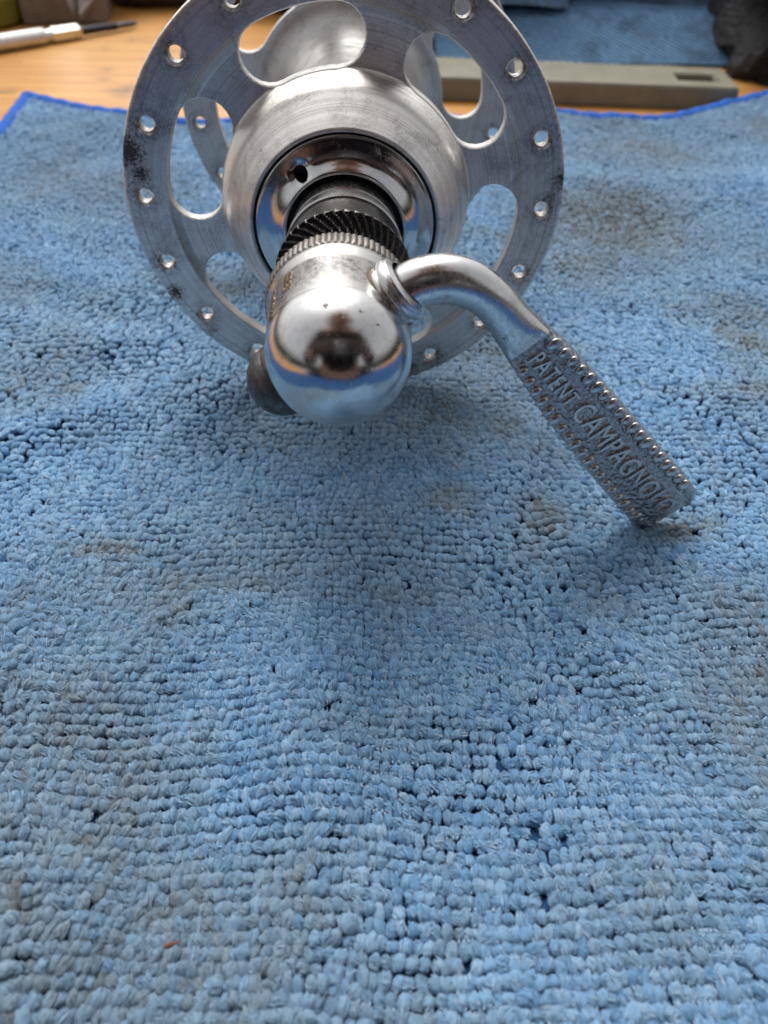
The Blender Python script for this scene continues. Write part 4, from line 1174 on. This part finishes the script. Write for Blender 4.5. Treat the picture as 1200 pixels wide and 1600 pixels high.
for sg in (-1, 1):
    gv = [(PX + sg * p[0], PY + p[1], p[2], fat(p[3], 4)) for p in ARM[4:]]; ge = [(0, 1), (1, 2)]
    for fz, fl in ((26, 44), (9, 52), (-8, 50), (-24, 42)):
        q_ = len(gv)
        gv += [(PX + sg * 74, PY + 184, 122 + fz, 11), (PX + sg * (74 - fl * .5), PY + 192, 124 + fz * 1.05, 10.5), (PX + sg * (74 - fl * .85), PY + 190, 126 + fz, 9), (PX + sg * (74 - fl), PY + 189, 126 + fz, 6)]
        ge += [(2, q_), (q_, q_ + 1), (q_ + 1, q_ + 2), (q_ + 2, q_ + 3)]
    q_ = len(gv)
    gv += [(PX + sg * 92, PY + 160, 132, 14), (PX + sg * 74, PY + 156, 140, 12), (PX + sg * 56, PY + 156, 142, 10), (PX + sg * 50, PY + 156, 142, 6)]
    ge += [(1, q_), (q_, q_ + 1), (q_ + 1, q_ + 2), (q_ + 2, q_ + 3)]
    skinned("added_glove", gv, ge, GLOVEM, person)
swe = [(PX + p[0], PY + p[1], p[2] - (30 if i == 0 else 0), fat(p[3], 16)) for i, p in enumerate(TORSO[:4])] + [(PX, PY + 142, 330, 76)]
se = [(0, 1), (1, 2), (2, 3), (3, 4)]
for sg in (-1, 1):
    o_ = len(swe); dy = 0
    swe += [(PX + sg * p[0], PY + p[1] + (dy if i > 3 else 0), p[2], fat(p[3], 13)) for i, p in enumerate(ARM[:5])]
    se += [(3, o_)] + [(o_ + i, o_ + i + 1) for i in range(4)]
skinned("sweater", swe, se, SHIRT, person)
tro = [(PX, PY, 5, (140, 108))]; te = []
for sg in (-1, 1):
    o_ = len(tro)
    tro += [(PX + sg * 85, PY - 5, -60, 102), (PX + sg * 100, PY + 5, -430, 74), (PX + sg * 102, PY - 15, -600, 68), (PX + sg * 105, PY - 25, FLOOR + 85, 58)]
    te += [(0, o_)] + [(o_ + i, o_ + i + 1) for i in range(3)]
skinned("trousers", tro, te, TROUS, person)
def head_bit(name, c, r, mat, sub=3):
    bm = bmesh.new(); bmesh.ops.create_icosphere(bm, subdivisions=sub, radius=1.0)
    V = np.array([v.co[:] for v in bm.verts]) * np.array(r) + np.array(c); bm.verts.index_update()
    F = [tuple(v.index for v in f.verts) for f in bm.faces]; bm.free()
    return mesh_obj(name, V, F, mat, person, sharp=None)
head_bit("hair", (PX, PY + 222, 385), (88, 92, 60), HAIRM)
head_bit("nose", (PX, PY + 286, 262), (14, 18, 18), SKINM)
EYEM = mat_plain("eye_white", (0.7, 0.68, 0.65), 0.3, 0.02)
for sg in (-1, 1):
    head_bit("eye", (PX + sg * 31, PY + 300, 292), (13, 12, 9), EYEM, 2)
    head_bit("ear", (PX + sg * 84, PY + 236, 330), (9, 24, 30), SKINM, 2)
head_bit("mouth", (PX, PY + 268, 250), (24, 10, 8), mat_plain("lips", (0.32, 0.12, 0.10), 0.5), 2)

phone = thing("smartphone", (PX, PY + 178, 88), "black smartphone held sideways in both hands, mirrored in the chrome cap", "phone")
rounded_box("phone_case", PX - 74, PX + 74, PY + 172, PY + 181, 88, 162, 3.5, mat_plain("black_phone_case", (0.012, 0.012, 0.014), 0.35, 0.2, 0.1), phone)
mesh_obj("camera_lens", *lathe([(0, 0), (0.01, 8), (1.6, 8.5), (2.0, 8), (2.0, 0)], (PX - 50, PY + 180.8, 142), (0, 1, 0), 32), DK, phone)
